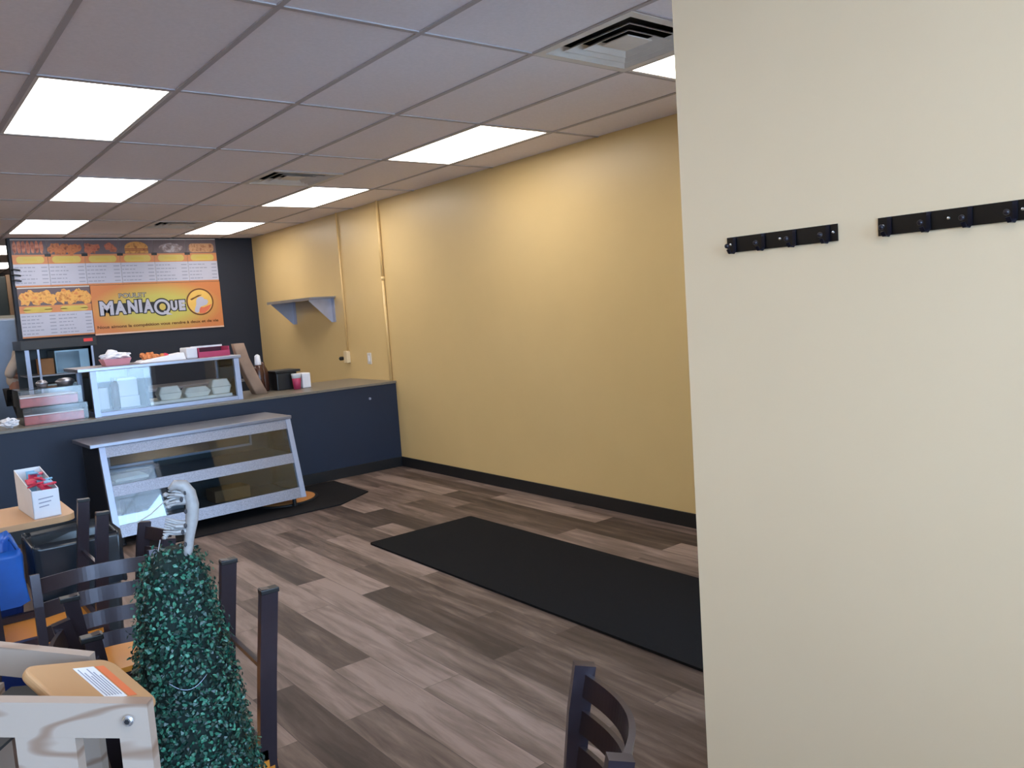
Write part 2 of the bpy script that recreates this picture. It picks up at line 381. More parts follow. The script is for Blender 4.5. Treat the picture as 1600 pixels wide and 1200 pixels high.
# walls
b = MB(); b.box((XW, YP - .1, 0), (XW + .15, YK + .1, ZC + .16)); struct('wall_right', b, M_yellow)
b = MB(); b.box((XL - .15, YBACK - .1, 0), (XL, YK + .1, ZC + .16)); struct('wall_left', b, M_yellow)
b = MB(); b.box((XL, YK, 0), (XW, YK + .1, ZC + .16)); struct('wall_kitchen', b, mat('kitchen_wall_paint', (120, 116, 112), 0.7))
b = MB(); b.box((1.372, YB, 0), (XW, YB + .12, ZC)); struct('wall_back', b, M_navy)
b = MB(); b.box((XP, YBACK, 0), (XP + .14, YP, ZC)); struct('wall_near', b, M_pale)
# baseboards
def base_run(name, a, c, m_=M_black):
    q = MB(); q.box(a, c, bevel=.003); struct(name, q, m_)
base_run('baseboard_right', (XW - .012, YP, 0), (XW, YC, .10))
base_run('baseboard_near', (XP - .012, YBACK, 0), (XP, YP, .10))
# entry storefront (faces the room at y = YP)
def storefront(names, x0, x1, y, bays, dy=.08, sill=0.1, head=2.45):
    wall = MB(); wall.box((x0, y - .1, head), (x1, y, ZC + .16))
    if sill > .15: wall.box((x0, y - .1, 0), (x1, y, sill))
    struct(names[0], wall, M_pale)
    fr = MB()
    for i, xx in enumerate(bays): fr.box((xx - .03, y - dy, 0 if sill < .15 else sill), (xx + .03, y - .01, head))
    fr.box((x0, y - dy, head - .06), (x1, y - .01, head)); fr.box((x0, y - dy, sill if sill > .15 else 0), (x1, y - .01, sill + .06))
    frame = struct(names[1], fr, M_alu)
    for i in range(len(bays) - 1):
        q = MB(); q.box((bays[i] + .03, y - .05, sill + .06), (bays[i + 1] - .03, y - .042, head - .06)); q.build('pane', M_wglass, frame)
storefront(('wall_entry', 'window_2'), XP + .14, XW, YP, [XP + .17, 2.55, 3.40])
b = MB(); b.box((3.43, YP - .1, 0), (XW, YP, 2.45)); struct('wall_entry_side', b, M_navy)
storefront(('wall_rear', 'window_1'), XL, XP, YBACK, [XL + .03, -1.5, -.4, .7, XP - .03], sill=.9, head=2.55)

# ------------------------------------------------------------------ ceiling lights and vents
def make_light(k, i, label):
    x0, y0, x1, y1 = lrect(k, i); mx, my = (x0 + x1) / 2, (y0 + y1) / 2
    t = thing('ceiling_light', label, 'ceiling light', (mx, my, ZC), 0, 'recessed ceiling light panels'); e = .012
    q = MB()
    for a, c in (((x0 + e, y0 + e, ZC - .004), (x1 - e, y0 + .03, ZC + .05)), ((x0 + e, y1 - .03, ZC - .004), (x1 - e, y1 - e, ZC + .05)), ((x0 + e, y0 + .03, ZC - .004), (x0 + .03, y1 - .03, ZC + .05)), ((x1 - .03, y0 + .03, ZC - .004), (x1 - e, y1 - .03, ZC + .05)), ((x0 + e, y0 + e, ZC + .05), (x1 - e, y1 - e, ZC + .06))): q.box(a, c)
    q.build('frame', M_white, t)
    q = MB(); q.box((x0 + .03, y0 + .03, ZC - .002), (x1 - .03, y1 - .03, ZC + .006)); q.build('diffuser', M_light, t)
    return t
labels = {(0, 0): 'large light panel nearest on the left, at upper left of the picture', (1, 1): 'light panel second from the near end in the left row', (1, 2): 'light panel in the left row just in front of the menu boards',
          (4, -1): 'light panel cut off by the near wall, beside the large vent', (4, 0): 'light panel nearest along the long yellow wall', (4, 1): 'light panel by the yellow wall next to the middle vent', (4, 2): 'light panel above the navy wall beside the yellow wall corner',
          (1, 3): 'kitchen light panel seen past the left end of the menu boards, upper of two', (1, 4): 'kitchen light panel seen past the left end of the menu boards, lower of two'}
for c in light_cells: make_light(*c, labels[c])
for c in extra_cells:
    make_light(*c, 'unseen light panel added to brighten the room, ' + {(-3, 0): 'nearest of the far-left row', (-3, 1): 'second of the far-left row', (-3, 2): 'third of the far-left row', (-3, 3): 'last of the far-left row, in the kitchen', (-1, -2): 'nearest the rear windows', (-2, -1): 'above the chairs left of the camera'}[c])
def make_vent(k, j, label):
    x0, y0 = GX + k * T, GY + j * T; cx, cy = x0 + T / 2, y0 + T / 2
    t = thing('ceiling_vent', label, 'ceiling vent', (cx, cy, ZC), 0, 'square ceiling air vents')
    q = MB()   # flat outer flange
    a, c = .305, .262
    for lo, hi in (((-a, -a), (a, -c)), ((-a, c), (a, a)), ((-a, -c), (-c, c)), ((c, -c), (a, c))): q.box((cx + lo[0], cy + lo[1], ZC - .008), (cx + hi[0], cy + hi[1], ZC + .0))
    q.build('frame', M_white, t)
    q = MB(); q.box((cx - .30, cy - .30, ZC + .13), (cx + .30, cy + .30, ZC + .14))
    for s_ in (-1, 1):
        q.box((cx + s_ * .285 - .01, cy - .3, ZC), (cx + s_ * .285 + .01, cy + .3, ZC + .14)); q.box((cx - .3, cy + s_ * .285 - .01, ZC), (cx + .3, cy + s_ * .285 + .01, ZC + .14))
    q.build('duct', M_dark, t)
    for n_, (lo, hi) in enumerate(((.262, .218), (.203, .157), (.142, .094))):
        q = MB(); z0, z1 = ZC - .006, ZC + .022; th = .004
        for s_ in range(4):
            ca, sa = [(1, 0), (0, 1), (-1, 0), (0, -1)][s_]
            def P(r, l, z): return Vector((cx + ca * r - sa * l, cy + sa * r + ca * l, z))
            q.hexa([P(lo, -lo, z0), P(lo, lo, z0), P(lo - th, lo - th, z0), P(lo - th, -lo + th, z0), P(hi, -hi, z1), P(hi, hi, z1), P(hi - th, hi - th, z1), P(hi - th, -hi + th, z1)])
        q.build('louvre', M_white, t)
    q = MB(); q.box((cx - .08, cy - .08, ZC + .0), (cx + .08, cy + .08, ZC + .006), bevel=.002); q.build('centre_plate', M_white, t)
make_vent(3, -3, 'large square air vent near the top edge beside the near wall')
make_vent(3, 3, 'middle square air vent between the two rows of lights')
make_vent(3, 8, 'farthest small-looking square air vent close to the menu wall')

# ================================================================== FLOOR MATS
b = MB(); b.prism(rrect(.86, 2.96, .02, 3, 2.97, 3.39), .012); tag(b.build('floor_mat', M_mat), 'long black runner mat on the plank floor in front of the entrance', 'floor mat')
b = MB(); b.prism([(1.45, 6.1), (2.95, 6.1), (3.34, 6.34), (3.36, 7.06), (1.45, 7.06)], .010); tag(b.build('floor_mat', M_mat2), 'charcoal mat under the glass display case in front of the counter', 'floor mat')
t = thing('round_floor_board', 'round orange wooden board with dark rim lying under the display case right end', 'board', (2.70, 6.70, .010))
b = MB(); b.lathe([(.30, .010), (.30, .020), (.272, .022), (.272, .010)], (2.70, 6.70, 0), 40); b.build('rim', M_black, t)
b = MB(); b.lathe([(.271, .0102), (.271, .0235)], (2.70, 6.70, 0), 40); b.build('face', M_disc, t)

# ================================================================== COUNTER
ct = thing('service_counter', 'long navy blue service counter with dark laminate top meeting the yellow wall', 'counter', (1.4, YC + .45, 0))
b = MB(); b.box((-1.2, YC + .012, .0), (XW - .002, YC + .95, .862)); b.build('body', M_counter, ct)
b = MB(); b.box((-1.22, YC, .862), (XW - .002, YC + .99, .885), bevel=.003); b.build('worktop', M_ctop, ct)
b = MB(); b.box((-1.2, YC, .0), (XW - .014, YC + .012, .10), bevel=.002); b.build('kick_strip', M_black, ct)
b = MB(); b.tube([(3.86, YC + .012, .74), (3.86, YC - .004, .74)], .012, 14); b.build('screw_cap', M_alu, ct)

# ================================================================== FLOOR DISPLAY CASE
A = math.radians(2.4)
Rz = Matrix.Translation((1.24, 6.43, 0)) @ Matrix.Rotation(A, 4, 'Z')
class LMB(MB):
    """builder in the display case's own frame (x along the front, y to the back)"""
    def build(s, name, material, parent=None, smooth=False, **tags):
        for v in s.bm.verts: v.co = Rz @ v.co
        return MB.build(s, name, material, parent, smooth, **tags)
W_ = 1.50; ZB, ZT = .085, .745
def yf(z): return -.17 + (.17) * (z - ZB) / (ZT - ZB)      # slanting front
dc = thing('display_case', 'wide slant-front glass display case with steel trim standing on the floor', 'display case', (1.98, 6.7, 0))
def front_band(z0, z1, x0, x1, th=.03, out=.0):
    return [(x0, yf(z0) - out, z0), (x1, yf(z0) - out, z0), (x1, yf(z0) + th, z0), (x0, yf(z0) + th, z0), (x0, yf(z1) - out, z1), (x1, yf(z1) - out, z1), (x1, yf(z1) + th, z1), (x0, yf(z1) + th, z1)]
b = LMB(); b.box((-.06, -.02, ZT - .005), (W_ + .01, .50, ZT + .022), bevel=.004); b.build('top_panel', M_steel, dc)
b = LMB(); b.hexa(front_band(ZT - .085, ZT - .006, .0, W_)); b.build('top_rail', M_speck, dc)
b = LMB(); b.hexa(front_band(.375, .455, .045, W_ - .035, .03)); b.box((.03, yf(.44) + .03, .435), (W_ - .03, .46, .452)); b.build('middle_shelf', M_speck, dc)
b = LMB(); b.hexa(front_band(ZB, ZB + .085, .045, W_ - .03, .03)); b.box((.03, yf(.12) + .03, ZB), (W_ - .03, .46, ZB + .04)); b.build('base_rail', M_speck, dc)
for x0 in (0.0, W_ - .04):
    b = LMB(); b.hexa(front_band(ZB - .0, ZT - .006, x0, x0 + .042, .03, .006)); b.build('upright', M_alu, dc)
b = LMB(); b.hexa([(0, yf(ZB) + .03, ZB), (.012, yf(ZB) + .03, ZB), (.012, .47, ZB), (0, .47, ZB), (0, yf(ZT) + .03, ZT - .006), (.012, yf(ZT) + .03, ZT - .006), (.012, .47, ZT - .006), (0, .47, ZT - .006)]); b.build('side_panel', M_blackpl, dc)
b = LMB(); b.hexa([(W_ - .012, yf(ZB) + .03, ZB), (W_, yf(ZB) + .03, ZB), (W_, .47, ZB), (W_ - .012, .47, ZB), (W_ - .012, yf(ZT) + .03, ZT - .006), (W_, yf(ZT) + .03, ZT - .006), (W_, .47, ZT - .006), (W_ - .012, .47, ZT - .006)]); b.build('side_panel', M_glass, dc)
b = LMB(); b.box((.0, .47, ZB), (W_, .485, ZT - .006)); b.build('back_panel', mat('dark_case_back', (52, 62, 68), 0.35), dc)
b = LMB()
for z in (.50, .69):
    b.box((.16, .452, z), (W_ - .16, .468, z + .018))
for x in (.16, W_ - .178): b.box((x, .452, .50), (x + .018, .468, .708))
b.build('door_frame', M_alu, dc)
b = LMB(); b.hexa(front_band(.456, ZT - .086, .043, W_ - .041, .006, -.010)); b.build('glass_pane', M_glassr, dc)
b = LMB(); b.hexa(front_band(ZB + .086, .374, .046, W_ - .041, .006, -.010)); b.build('glass_pane', M_glassr, dc)
for x in (.05, W_ - .09):
    for y in (-.09, .40):
        b = LMB(); b.lathe([(.022, .0101), (.022, .02), (.016, .03), (.016, ZB)], (x + .02, y, 0), 12); b.build('leg', M_blackpl, dc)
# contents of the floor case
def cb(name, a, c, m_, label, cat, z=0.0, bevel=.004, group=None):
    q = LMB(); q.box(a, c, bevel=bevel); return tag(q.build(name, m_), label, cat, group)
q = LMB(); q.box((.10, .05, .4525), (.34, .28, .470), bevel=.004); q.box((.11, .06, .470), (.33, .27, .476)); tag(q.build('paper_tray', M_foam), 'cream tray on the upper left of the floor display case', 'tray')
q = LMB(); q.box((.84, .1, ZB + .0405), (1.14, .3, ZB + .14), bevel=.008); tag(q.build('food_carton', M_wood2), 'low brown carton in the lower right of the floor display case', 'carton')
q = LMB(); q.box((.16, .10, ZB + .0405), (.24, .24, ZB + .20), bevel=.008); tag(q.build('dark_bottle', M_blackpl), 'dark upright container in the lower left of the floor display case', 'container')
q = LMB(); q.box((.30, .18, ZB + .0405), (.62, .34, ZB + .10), bevel=.008); tag(q.build('metal_tray', M_steel2), 'flat metal tray inside the lower left of the floor display case', 'tray')

# ================================================================== COUNTERTOP CASE
ZK = .8855
cc = thing('countertop_display_case', 'glass food case with steel frame standing on the navy counter', 'display case', (2.02, 7.5, ZK))
x0, x1, y0, y1, zt = 1.40, 2.63, 7.24, 7.82, 1.262
b = MB(); b.box((x0 - .09, y0 - .0, zt), (x1 + .02, y1, zt + .028), bevel=.004); b.build('top_panel', M_steel, cc)
b = MB(); b.box((x0, y0, ZK), (x1, y1, ZK + .035), bevel=.003); b.build('base_tray', M_alu, cc)
for x in (x0, x1 - .045):
    b = MB(); b.hexa([(x, y0 - .01, ZK), (x + .045, y0 - .01, ZK), (x + .045, y0 + .03, ZK), (x, y0 + .03, ZK), (x, y0 + .01, zt), (x + .045, y0 + .01, zt), (x + .045, y0 + .05, zt), (x, y0 + .05, zt)]); b.build('post', M_alu, cc)
for x in (x0, x1 - .03):
    b = MB(); b.box((x, y1 - .03, ZK + .035), (x + .03, y1, zt)); b.build('post', M_alu, cc)
b = MB(); b.box((x0 + .045, y0 + .012, ZK + .036), (x1 - .045, y0 + .017, zt - .001)); b.build('glass_pane', M_glass, cc)
b = MB(); b.box((x1 - .022, y0 + .05, ZK + .036), (x1 - .017, y1 - .03, zt - .001)); b.build('glass_pane', M_glass, cc)
b = MB(); b.box((x0 + .02, y0 + .05, ZK + .036), (x0 + .025, y1 - .03, zt - .001)); b.build('glass_pane', M_glass, cc)
b = MB(); b.box((x0 + .42, y0 + .05, ZK + .036), (x0 + .445, y1 - .03, zt - .02)); b.build('divider', mat('navy_divider', (40, 50, 66), 0.4), cc)
b = MB(); b.box((x0 + .05, y1 - .032, ZK + .036), (x0 + .40, y1 - .02, zt - .001)); b.build('back_door', mat('white_back_door', (190, 204, 220), 0.4), cc)
b = MB(); b.box((x0 + .46, y0 + .09, ZK + .036), (x1 - .06, y1 - .06, ZK + .062), bevel=.003); b.build('shelf', M_foam, cc)
# white cartons in left bay
bx = MB(); bx.box((1.47, 7.50, ZK + .036), (1.575, 7.66, ZK + .22), bevel=.006); tag(bx.build('white_carton', M_paper), 'white carton at the far left inside the countertop case', 'carton')
bx = MB(); bx.box((1.64, 7.46, ZK + .036), (1.81, 7.66, ZK + .13), bevel=.006); tag(bx.build('white_carton', M_paper), 'lower white carton beside the divider in the countertop case', 'carton')
bx = MB(); bx.box((1.645, 7.47, ZK + .131), (1.805, 7.655, ZK + .29), bevel=.006); tag(bx.build('white_carton', M_paper), 'upper white carton stacked beside the divider in the countertop case', 'carton')
bx = MB(); bx.lathe([(.03, ZK + .036), (.034, ZK + .05), (.034, ZK + .24), (.022, ZK + .27), (.022, ZK + .30)], (1.608, 7.42, 0), 16); tag(bx.build('dark_bottle', M_bottle, smooth=True), 'dark bottle between the white cartons in the countertop case', 'bottle')
for i, (cx, sz, hh, lb) in enumerate(((2.05, .20, .115, 'left white foam takeout box inside the countertop case'), (2.28, .235, .085, 'middle low white foam takeout box inside the countertop case'), (2.50, .185, .13, 'right tall white foam takeout box inside the countertop case'))):
    t = thing('takeout_box', lb, 'takeout box', (cx, 7.46, ZK + .0625), 0, 'foam takeout boxes in the countertop case'); z = ZK + .0625
    for nm, (ra, rb, za, zb) in (('base', (.82, 1.0, 0, hh * .48)), ('lid', (1.0, .72, hh * .50, hh))):
        q = MB(); a = sz / 2
        lo = rrect(2 * a * ra, 2 * a * ra * .8, .02, 3, cx, 7.46); hi = rrect(2 * a * rb, 2 * a * rb * .8, .02, 3, cx, 7.46)
        va = [q.bm.verts.new((*p, z + za)) for p in lo]; vb = [q.bm.verts.new((*p, z + zb)) for p in hi]; n = len(va)
        for k in range(n): q.bm.faces.new((va[k], va[(k + 1) % n], vb[(k + 1) % n], vb[k]))
        q.bm.faces.new(va[::-1]); q.bm.faces.new(vb); q.build(nm, M_foam, t)
# ---- on top of the countertop case
ZS = zt + .0285
t = thing('pink_food_box', 'pink and white box with crumpled paper, left end of the case top', 'food box', (1.66, 7.52, ZS))
b = MB(); b.hexa([(1.57, 7.44, ZS), (1.75, 7.44, ZS), (1.75, 7.60, ZS), (1.57, 7.60, ZS), (1.55, 7.42, ZS + .055), (1.77, 7.42, ZS + .055), (1.77, 7.62, ZS + .055), (1.55, 7.62, ZS + .055)]); b.build('tray', M_pinkbox, t)
b = MB(); b.blob((1.66, 7.52, ZS + .075), (.115, .10, .035), 3, .5, 3, 2); b.blob((1.64, 7.52, ZS + .10), (.05, .05, .035), 2, .4, 3, 5); b.build('crumpled_paper', M_paper, t)
b = MB(); b.box((1.62, 7.437, ZS + .012), (1.73, 7.441, ZS + .036)); b.build('label', M_paper, t)
t = thing('snack_pile', 'brown baked snacks piled on white paper on the case top', 'snacks', (2.0, 7.50, ZS))
for i in range(9):
    b = MB(); b.blob((1.90 + .035 * (i % 6) + random.uniform(-.01, .01), 7.50 + .04 * (i // 6), ZS + .042 + .018 * (i // 6)), (.026, .03, .024), 2, .4, 3, i); b.build('snack', M_snack if i != 5 else M_redp, t)
b = MB(); b.hexa([(1.83, 7.40, ZS), (2.215, 7.40, ZS), (2.215, 7.62, ZS), (1.83, 7.62, ZS), (1.85, 7.42, ZS + .017), (2.205, 7.42, ZS + .06), (2.205, 7.60, ZS + .06), (1.85, 7.60, ZS + .017)]); b.build('wrapping_paper', M_paper, t)
t = thing('magenta_box', 'open magenta carton with white rim on the right of the case top', 'carton', (2.47, 7.50, ZS))
b = MB(); X0, X1, Y0, Y1 = 2.33, 2.61, 7.40, 7.62; h = .085
b.box((X0, Y0, ZS), (X1, Y0 + .008, ZS + .05)); b.box((X0, Y1 - .008, ZS), (X1, Y1, ZS + h)); b.box((X0, Y0 + .008, ZS), (X0 + .008, Y1 - .008, ZS + h)); b.box((X1 - .008, Y0 + .008, ZS), (X1, Y1 - .008, ZS + h)); b.build('carton_wall', M_magenta, t)
b = MB(); b.box((X0 + .008, Y0 + .008, ZS), (X1 - .008, Y1 - .008, ZS + .02)); b.box((X0 + .0085, Y1 - .014, ZS + .02), (X1 - .0085, Y1 - .0085, ZS + h - .004)); b.build('lining', M_maroon, t)
b = MB(); b.box((X0 - .002, Y1 - .02, ZS + h), (X1 + .002, Y1 + .004, ZS + h + .016)); b.box((X0 - .10, Y0 + .02, ZS), (X0 - .004, Y1, ZS + h + .012), bevel=.01); b.build('white_flap', M_paper, t)
# ---- right of the case: kraft bag, bottles, register
def bag_mesh(c, w_, d, h, lean=0.0, seed=0):
    q = MB(); n = 14; rings = []
    for iz in range(8):
        f = iz / 7; z = f * h; ww = w_ / 2 * (1 - .12 * f); dd = d / 2 * (1 - .45 * f * f)
        ring = []
        for p in rrect(2 * ww, 2 * dd, .012, 3):
            nz = noise.noise(Vector((p[0] * 14, p[1] * 14 + seed, z * 11))) * .012 * (f + .15)
            ring.append(q.bm.verts.new((c[0] + p[0] + nz - lean * (1 - f) ** 1.4 * -1, c[1] + p[1] + nz, c[2] + z)))
        rings.append(ring)
    k = len(rings[0])
    for i in range(7):
        for j in range(k): q.bm.faces.new((rings[i][j], rings[i][(j + 1) % k], rings[i + 1][(j + 1) % k], rings[i + 1][j]))
    q.bm.faces.new(rings[0][::-1]); q.bm.faces.new(rings[-1]); return q
tag(bag_mesh((2.76, 7.60, ZK), .12, .13, .50, .17, 3).build('paper_bag', M_kraft, smooth=True), 'tall leaning kraft paper bag beside the countertop case', 'paper bag')
t = thing('sauce_bottle', 'dark brown bottle with a white cap behind the kraft bag', 'bottle', (2.985, 7.72, ZK))
b = MB(); b.lathe([(.045, ZK), (.05, ZK + .01), (.05, ZK + .22), (.03, ZK + .27)], (2.985, 7.72, 0), 20); b.build('body', M_bottle, t, smooth=True)
b = MB(); b.lathe([(.03, ZK + .271), (.032, ZK + .28), (.026, ZK + .36), (.008, ZK + .375)], (2.985, 7.72, 0), 16); b.build('cap', M_paper, t, smooth=True)
b = MB(); b.lathe([(.045, ZK), (.05, ZK + .01), (.05, ZK + .20), (.022, ZK + .26), (.02, ZK + .29)], (3.06, 7.80, 0), 20); tag(b.build('sauce_bottle', M_bottle, smooth=True), 'dark brown bottle without cap, second beside the kraft bag', 'bottle')
t = thing('receipt_printer', 'low black receipt printer with wide lid on the counter', 'printer', (3.24, 7.75, ZK))
b = MB(); b.box((3.13, 7.64, ZK), (3.27, 7.88, ZK + .17), bevel=.008); b.build('body', M_blackpl, t)
b = MB(); b.box((3.12, 7.63, ZK + .171), (3.38, 7.89, ZK + .195), bevel=.005); b.box((3.271, 7.66, ZK), (3.35, 7.87, ZK + .17), bevel=.006); b.build('lid', mat('black_lid', (14, 14, 16), .5), t)
t = thing('paper_cup', 'white and magenta paper cup standing before the black printer', 'cup', (3.30, 7.56, ZK))
b = MB(); b.lathe([(.034, ZK), (.044, ZK + .11)], (3.30, 7.56, 0), 24); b.build('sleeve', M_magenta, t, smooth=True)
b = MB(); b.lathe([(.0445, ZK + .1105), (.048, ZK + .15), (.049, ZK + .155), (.044, ZK + .155)], (3.30, 7.56, 0), 24); b.build('rim', M_paper, t, smooth=True)
b = MB(); b.box((3.37, 7.58, ZK), (3.46, 7.72, ZK + .15), bevel=.01); tag(b.build('white_carton', M_paper), 'white carton beside the magenta cup on the counter', 'carton')
# ---- left of the case: stacked clear boxes
def clear_box(z, x0_, x1_, label, h=.135):
    t = thing('clear_food_box', label, 'food container', ((x0_ + x1_) / 2, 7.46, z), 0, 'clear boxes of pink food on the counter')
    y0_, y1_ = 7.26, 7.60; q = MB(); th = .004
    q.box((x0_, y0_, z), (x1_, y0_ + th, z + h)); q.box((x0_, y1_ - th, z), (x1_, y1_, z + h)); q.box((x0_, y0_ + th, z), (x0_ + th, y1_ - th, z + h)); q.box((x1_ - th, y0_ + th, z), (x1_, y1_ - th, z + h))
    q.build('box_wall', M_clear, t)
    q = MB(); q.box((x0_ + .006, y0_ + .008, z + .001), (x1_ - .03, y1_ - .01, z + .072), bevel=.012); q.build('food', M_pink, t)
    q = MB(); q.box((x0_ + .008, y0_ - .004, z + .074), (x1_ - .03, y1_ - .02, z + .082), bevel=.002); q.build('liner_edge', M_paper, t)
    q = MB(); q.box((x0_, y0_, z + h), (x1_, y1_, z + h + .004)); q.build('lid', M_clear, t)
clear_box(ZK, .90, 1.36, 'lower clear box of pink food at the counter left end')
clear_box(ZK + .141, .885, 1.33, 'upper clear box of pink food stacked on the lower one')
ZZ = ZK + .141 + .139 + .001
for (cx, r, lb) in ((1.25, .075, 'wide silver lidded bowl on the clear boxes'), (1.08, .045, 'small silver lidded bowl on the clear boxes')):
    b = MB(); b.lathe([(r * .7, ZZ), (r, ZZ + .03), (r, ZZ + .036), (r * .6, ZZ + .055), (.004, ZZ + .06)], (cx, 7.45, 0), 24); tag(b.build('steel_bowl', M_steel, smooth=True), lb, 'bowl', 'steel bowls on the clear boxes')
b = MB(); b.blob((.80, 7.24, ZK + .045), (.06, .05, .035), 3, .5, 3.5, 8); tag(b.build('paper_napkin', M_paper), 'crumpled white napkin at the left end of the counter', 'napkin')

# ================================================================== BEHIND THE COUNTER
bt = thing('back_counter', 'dark work counter under the menu boards', 'counter', (1.95, 10.2, 0))
b = MB(); b.box((1.30, 9.85, 0), (3.6, 10.58, .86)); b.build('body', M_navy, bt)
b = MB(); b.box((1.28, 9.82, .86), (3.62, 10.59, .89), bevel=.003); b.build('worktop', M_steel2, bt)
wc = thing('warming_cabinet', 'black open-front warming cabinet with steel posts under the menu boards', 'warming cabinet', (1.66, 10.2, .8905))
z0, z1 = .8905, 1.545
b = MB(); b.box((1.285, 9.90, z1 - .10), (2.02, 10.5, z1), bevel=.004); b.build('hood', mat('dark_hood', (46, 42, 40), .45), wc)
b = MB(); b.box((1.30, 10.48, z0), (2.0, 10.495, z1 - .101)); b.box((1.975, 9.92, z0), (1.99, 10.47, z1 - .101)); b.build('back_panel', M_blackpl, wc)
b = MB(); b.box((1.32, 9.93, 1.15), (1.97, 10.47, 1.165)); b.build('shelf', M_steel2, wc)
for xx, ww in ((1.315, .04), (1.43, .02), (1.955, .02)):
    b = MB(); b.box((xx, 9.90, z0), (xx + ww, 9.92, z1 - .101)); b.build('post', M_alu, wc)
b = MB(); b.box((1.89, 9.892, z1 - .05), (1.98, 9.899, z1 - .015)); b.build('red_label', M_red, wc)
mo = thing('microwave', 'silver microwave coloured with blue reflections on the shelf inside the warming cabinet', 'microwave', (1.76, 10.1, 1.1655))
b = MB(); b.box((1.60, 9.96, 1.1655), (1.94, 10.4, 1.42), bevel=.006); b.build('body', M_oven, mo)
b = MB(); b.box((1.61, 9.952, 1.18), (1.84, 9.9595, 1.40)); b.build('door', mat('blue_reflection_door', (40, 70, 90), .15), mo)  # blue reflections are put into the body and door colours
b = MB(); b.box((1.465, 9.98, 1.1655), (1.59, 10.3, 1.34), bevel=.004); tag(b.build('cardboard_box', M_wood2), 'brown cardboard box beside the microwave in the cabinet', 'cardboard box')
b = MB(); b.box((1.50, 9.97, .891), (1.92, 10.35, 1.06), bevel=.01); tag(b.build('steel_pan', M_oven), 'deep steel pan on the bottom of the warming cabinet', 'pan')

# kitchen seen past the wall
fr = thing('refrigerator', 'stainless steel refrigerator in the kitchen behind the person', 'refrigerator', (1.1, 13.0, 0))
b = MB(); b.box((.55, 12.6, .05), (1.62, 13.3, 1.86), bevel=.01); b.build('body', M_steel2, fr)
b = MB(); b.box((.57, 12.57, .1), (1.08, 12.6, 1.84), bevel=.006); b.box((1.09, 12.57, .1), (1.60, 12.6, 1.84), bevel=.006); fd = b.build('door', mat('satin_steel_door', (160, 176, 200), .4, metal=.6), fr)
for hx in (1.05, 1.12):
    b = MB(); b.bar((hx, 12.55, .9), (hx, 12.55, 1.3), .02, .02); b.build('handle', M_alu, fd)
b = MB(); b.box((.56, 12.6, 0), (1.6, 13.28, .05)); b.build('plinth', M_blackpl, fr)
hd = thing('kitchen_cabinet', 'dark upright kitchen unit above the steel refrigerator, with brown edge', 'cabinet', (1.1, 13.0, 1.861))
b = MB(); b.box((.6, 12.62, 1.861), (1.62, 13.2, 1.90)); b.build('base', mat('cream_enamel', (150, 144, 130), .5), hd)
b = MB(); b.box((.62, 12.66, 1.901), (1.57, 13.2, 2.42), bevel=.005); b.build('body', mat('dark_olive_enamel', (30, 34, 30), .4), hd)
b = MB(); b.box((1.571, 12.64, 1.901), (1.615, 13.2, 2.44)); b.build('edge_board', mat('brown_edge', (104, 78, 54), .6), hd)
b = MB(); b.box((.55, 11.55, 0), (1.16, 12.1, 1.02), bevel=.01); tag(b.build('work_cart', M_blackpl), 'black kitchen cart at the left edge behind the counter', 'cart')

# person behind the wall end, body turned right, arm bent
def skin_obj(name, verts, edges, radii, material, parent, sub=2, root=0):
    me = bpy.data.meshes.new(name); me.from_pydata(verts, edges, []); o = bpy.data.objects.new(name, me); COL.objects.link(o)
    sk = o.modifiers.new('skin', 'SKIN'); sk.use_smooth_shade = True
    for i, r in enumerate(radii):
        v = me.skin_vertices[0].data[i]; v.radius = (r, r) if not isinstance(r, tuple) else r; v.use_root = (i == root)
    ss = o.modifiers.new('subdiv', 'SUBSURF'); ss.levels = sub; ss.render_levels = sub
    dg = bpy.context.evaluated_depsgraph_get(); dg.update()
    m2 = bpy.data.meshes.new_from_object(o.evaluated_get(dg)); bpy.data.objects.remove(o)
    m2.name = name; m2.materials.clear(); m2.materials.append(material)
    off = Vector(parent.location)
    for v in m2.vertices: v.co -= off
    m2.polygons.foreach_set('use_smooth', [True] * len(m2.polygons))
    o = bpy.data.objects.new(name, m2); COL.objects.link(o); o.parent = parent
    return o
PX, PY = 1.41, 11.18
pr_ = thing('person', 'person in a beige shirt working behind the counter, partly hidden by the wall', 'person', (PX, PY, 0))
V = [(PX - .04, PY, .98), (PX - .02, PY, 1.12), (PX + .04, PY, 1.30), (PX + .09, PY, 1.43), (PX + .13, PY, 1.52), (PX + .17, PY, 1.60), (PX + .19, PY, 1.70), (PX + .18, PY, 1.77),      # pelvis..head
     (PX + .08, PY - .17, 1.42), (PX - .15, PY - .23, 1.17), (PX + .10, PY - .22, 1.10), (PX + .19, PY - .20, 1.09),                                                       # right arm
     (PX + .08, PY + .17, 1.42), (PX + .10, PY + .22, 1.15), (PX + .31, PY + .15, 1.10), (PX + .39, PY + .13, 1.09),                                                          # left arm
     (PX - .04, PY - .09, .90), (PX + .01, PY - .10, .50), (PX - .05, PY - .10, .08), (PX + .10, PY - .11, .035),
     (PX - .04, PY + .09, .90), (PX + .02, PY + .10, .50), (PX - .03, PY + .10, .08), (PX + .12, PY + .11, .035)]
Ed = [(0, 1), (1, 2), (2, 3), (3, 4), (4, 5), (5, 6), (6, 7), (3, 8), (8, 9), (9, 10), (10, 11), (3, 12), (12, 13), (13, 14), (14, 15), (0, 16), (16, 17), (17, 18), (18, 19), (0, 20), (20, 21), (21, 22), (22, 23)]
Rr = [.125, .12, .13, .115, .055, .07, .088, .06, .055, .042, .032, .03, .055, .042, .032, .03, .085, .058, .042, .035, .085, .058, .042, .035]
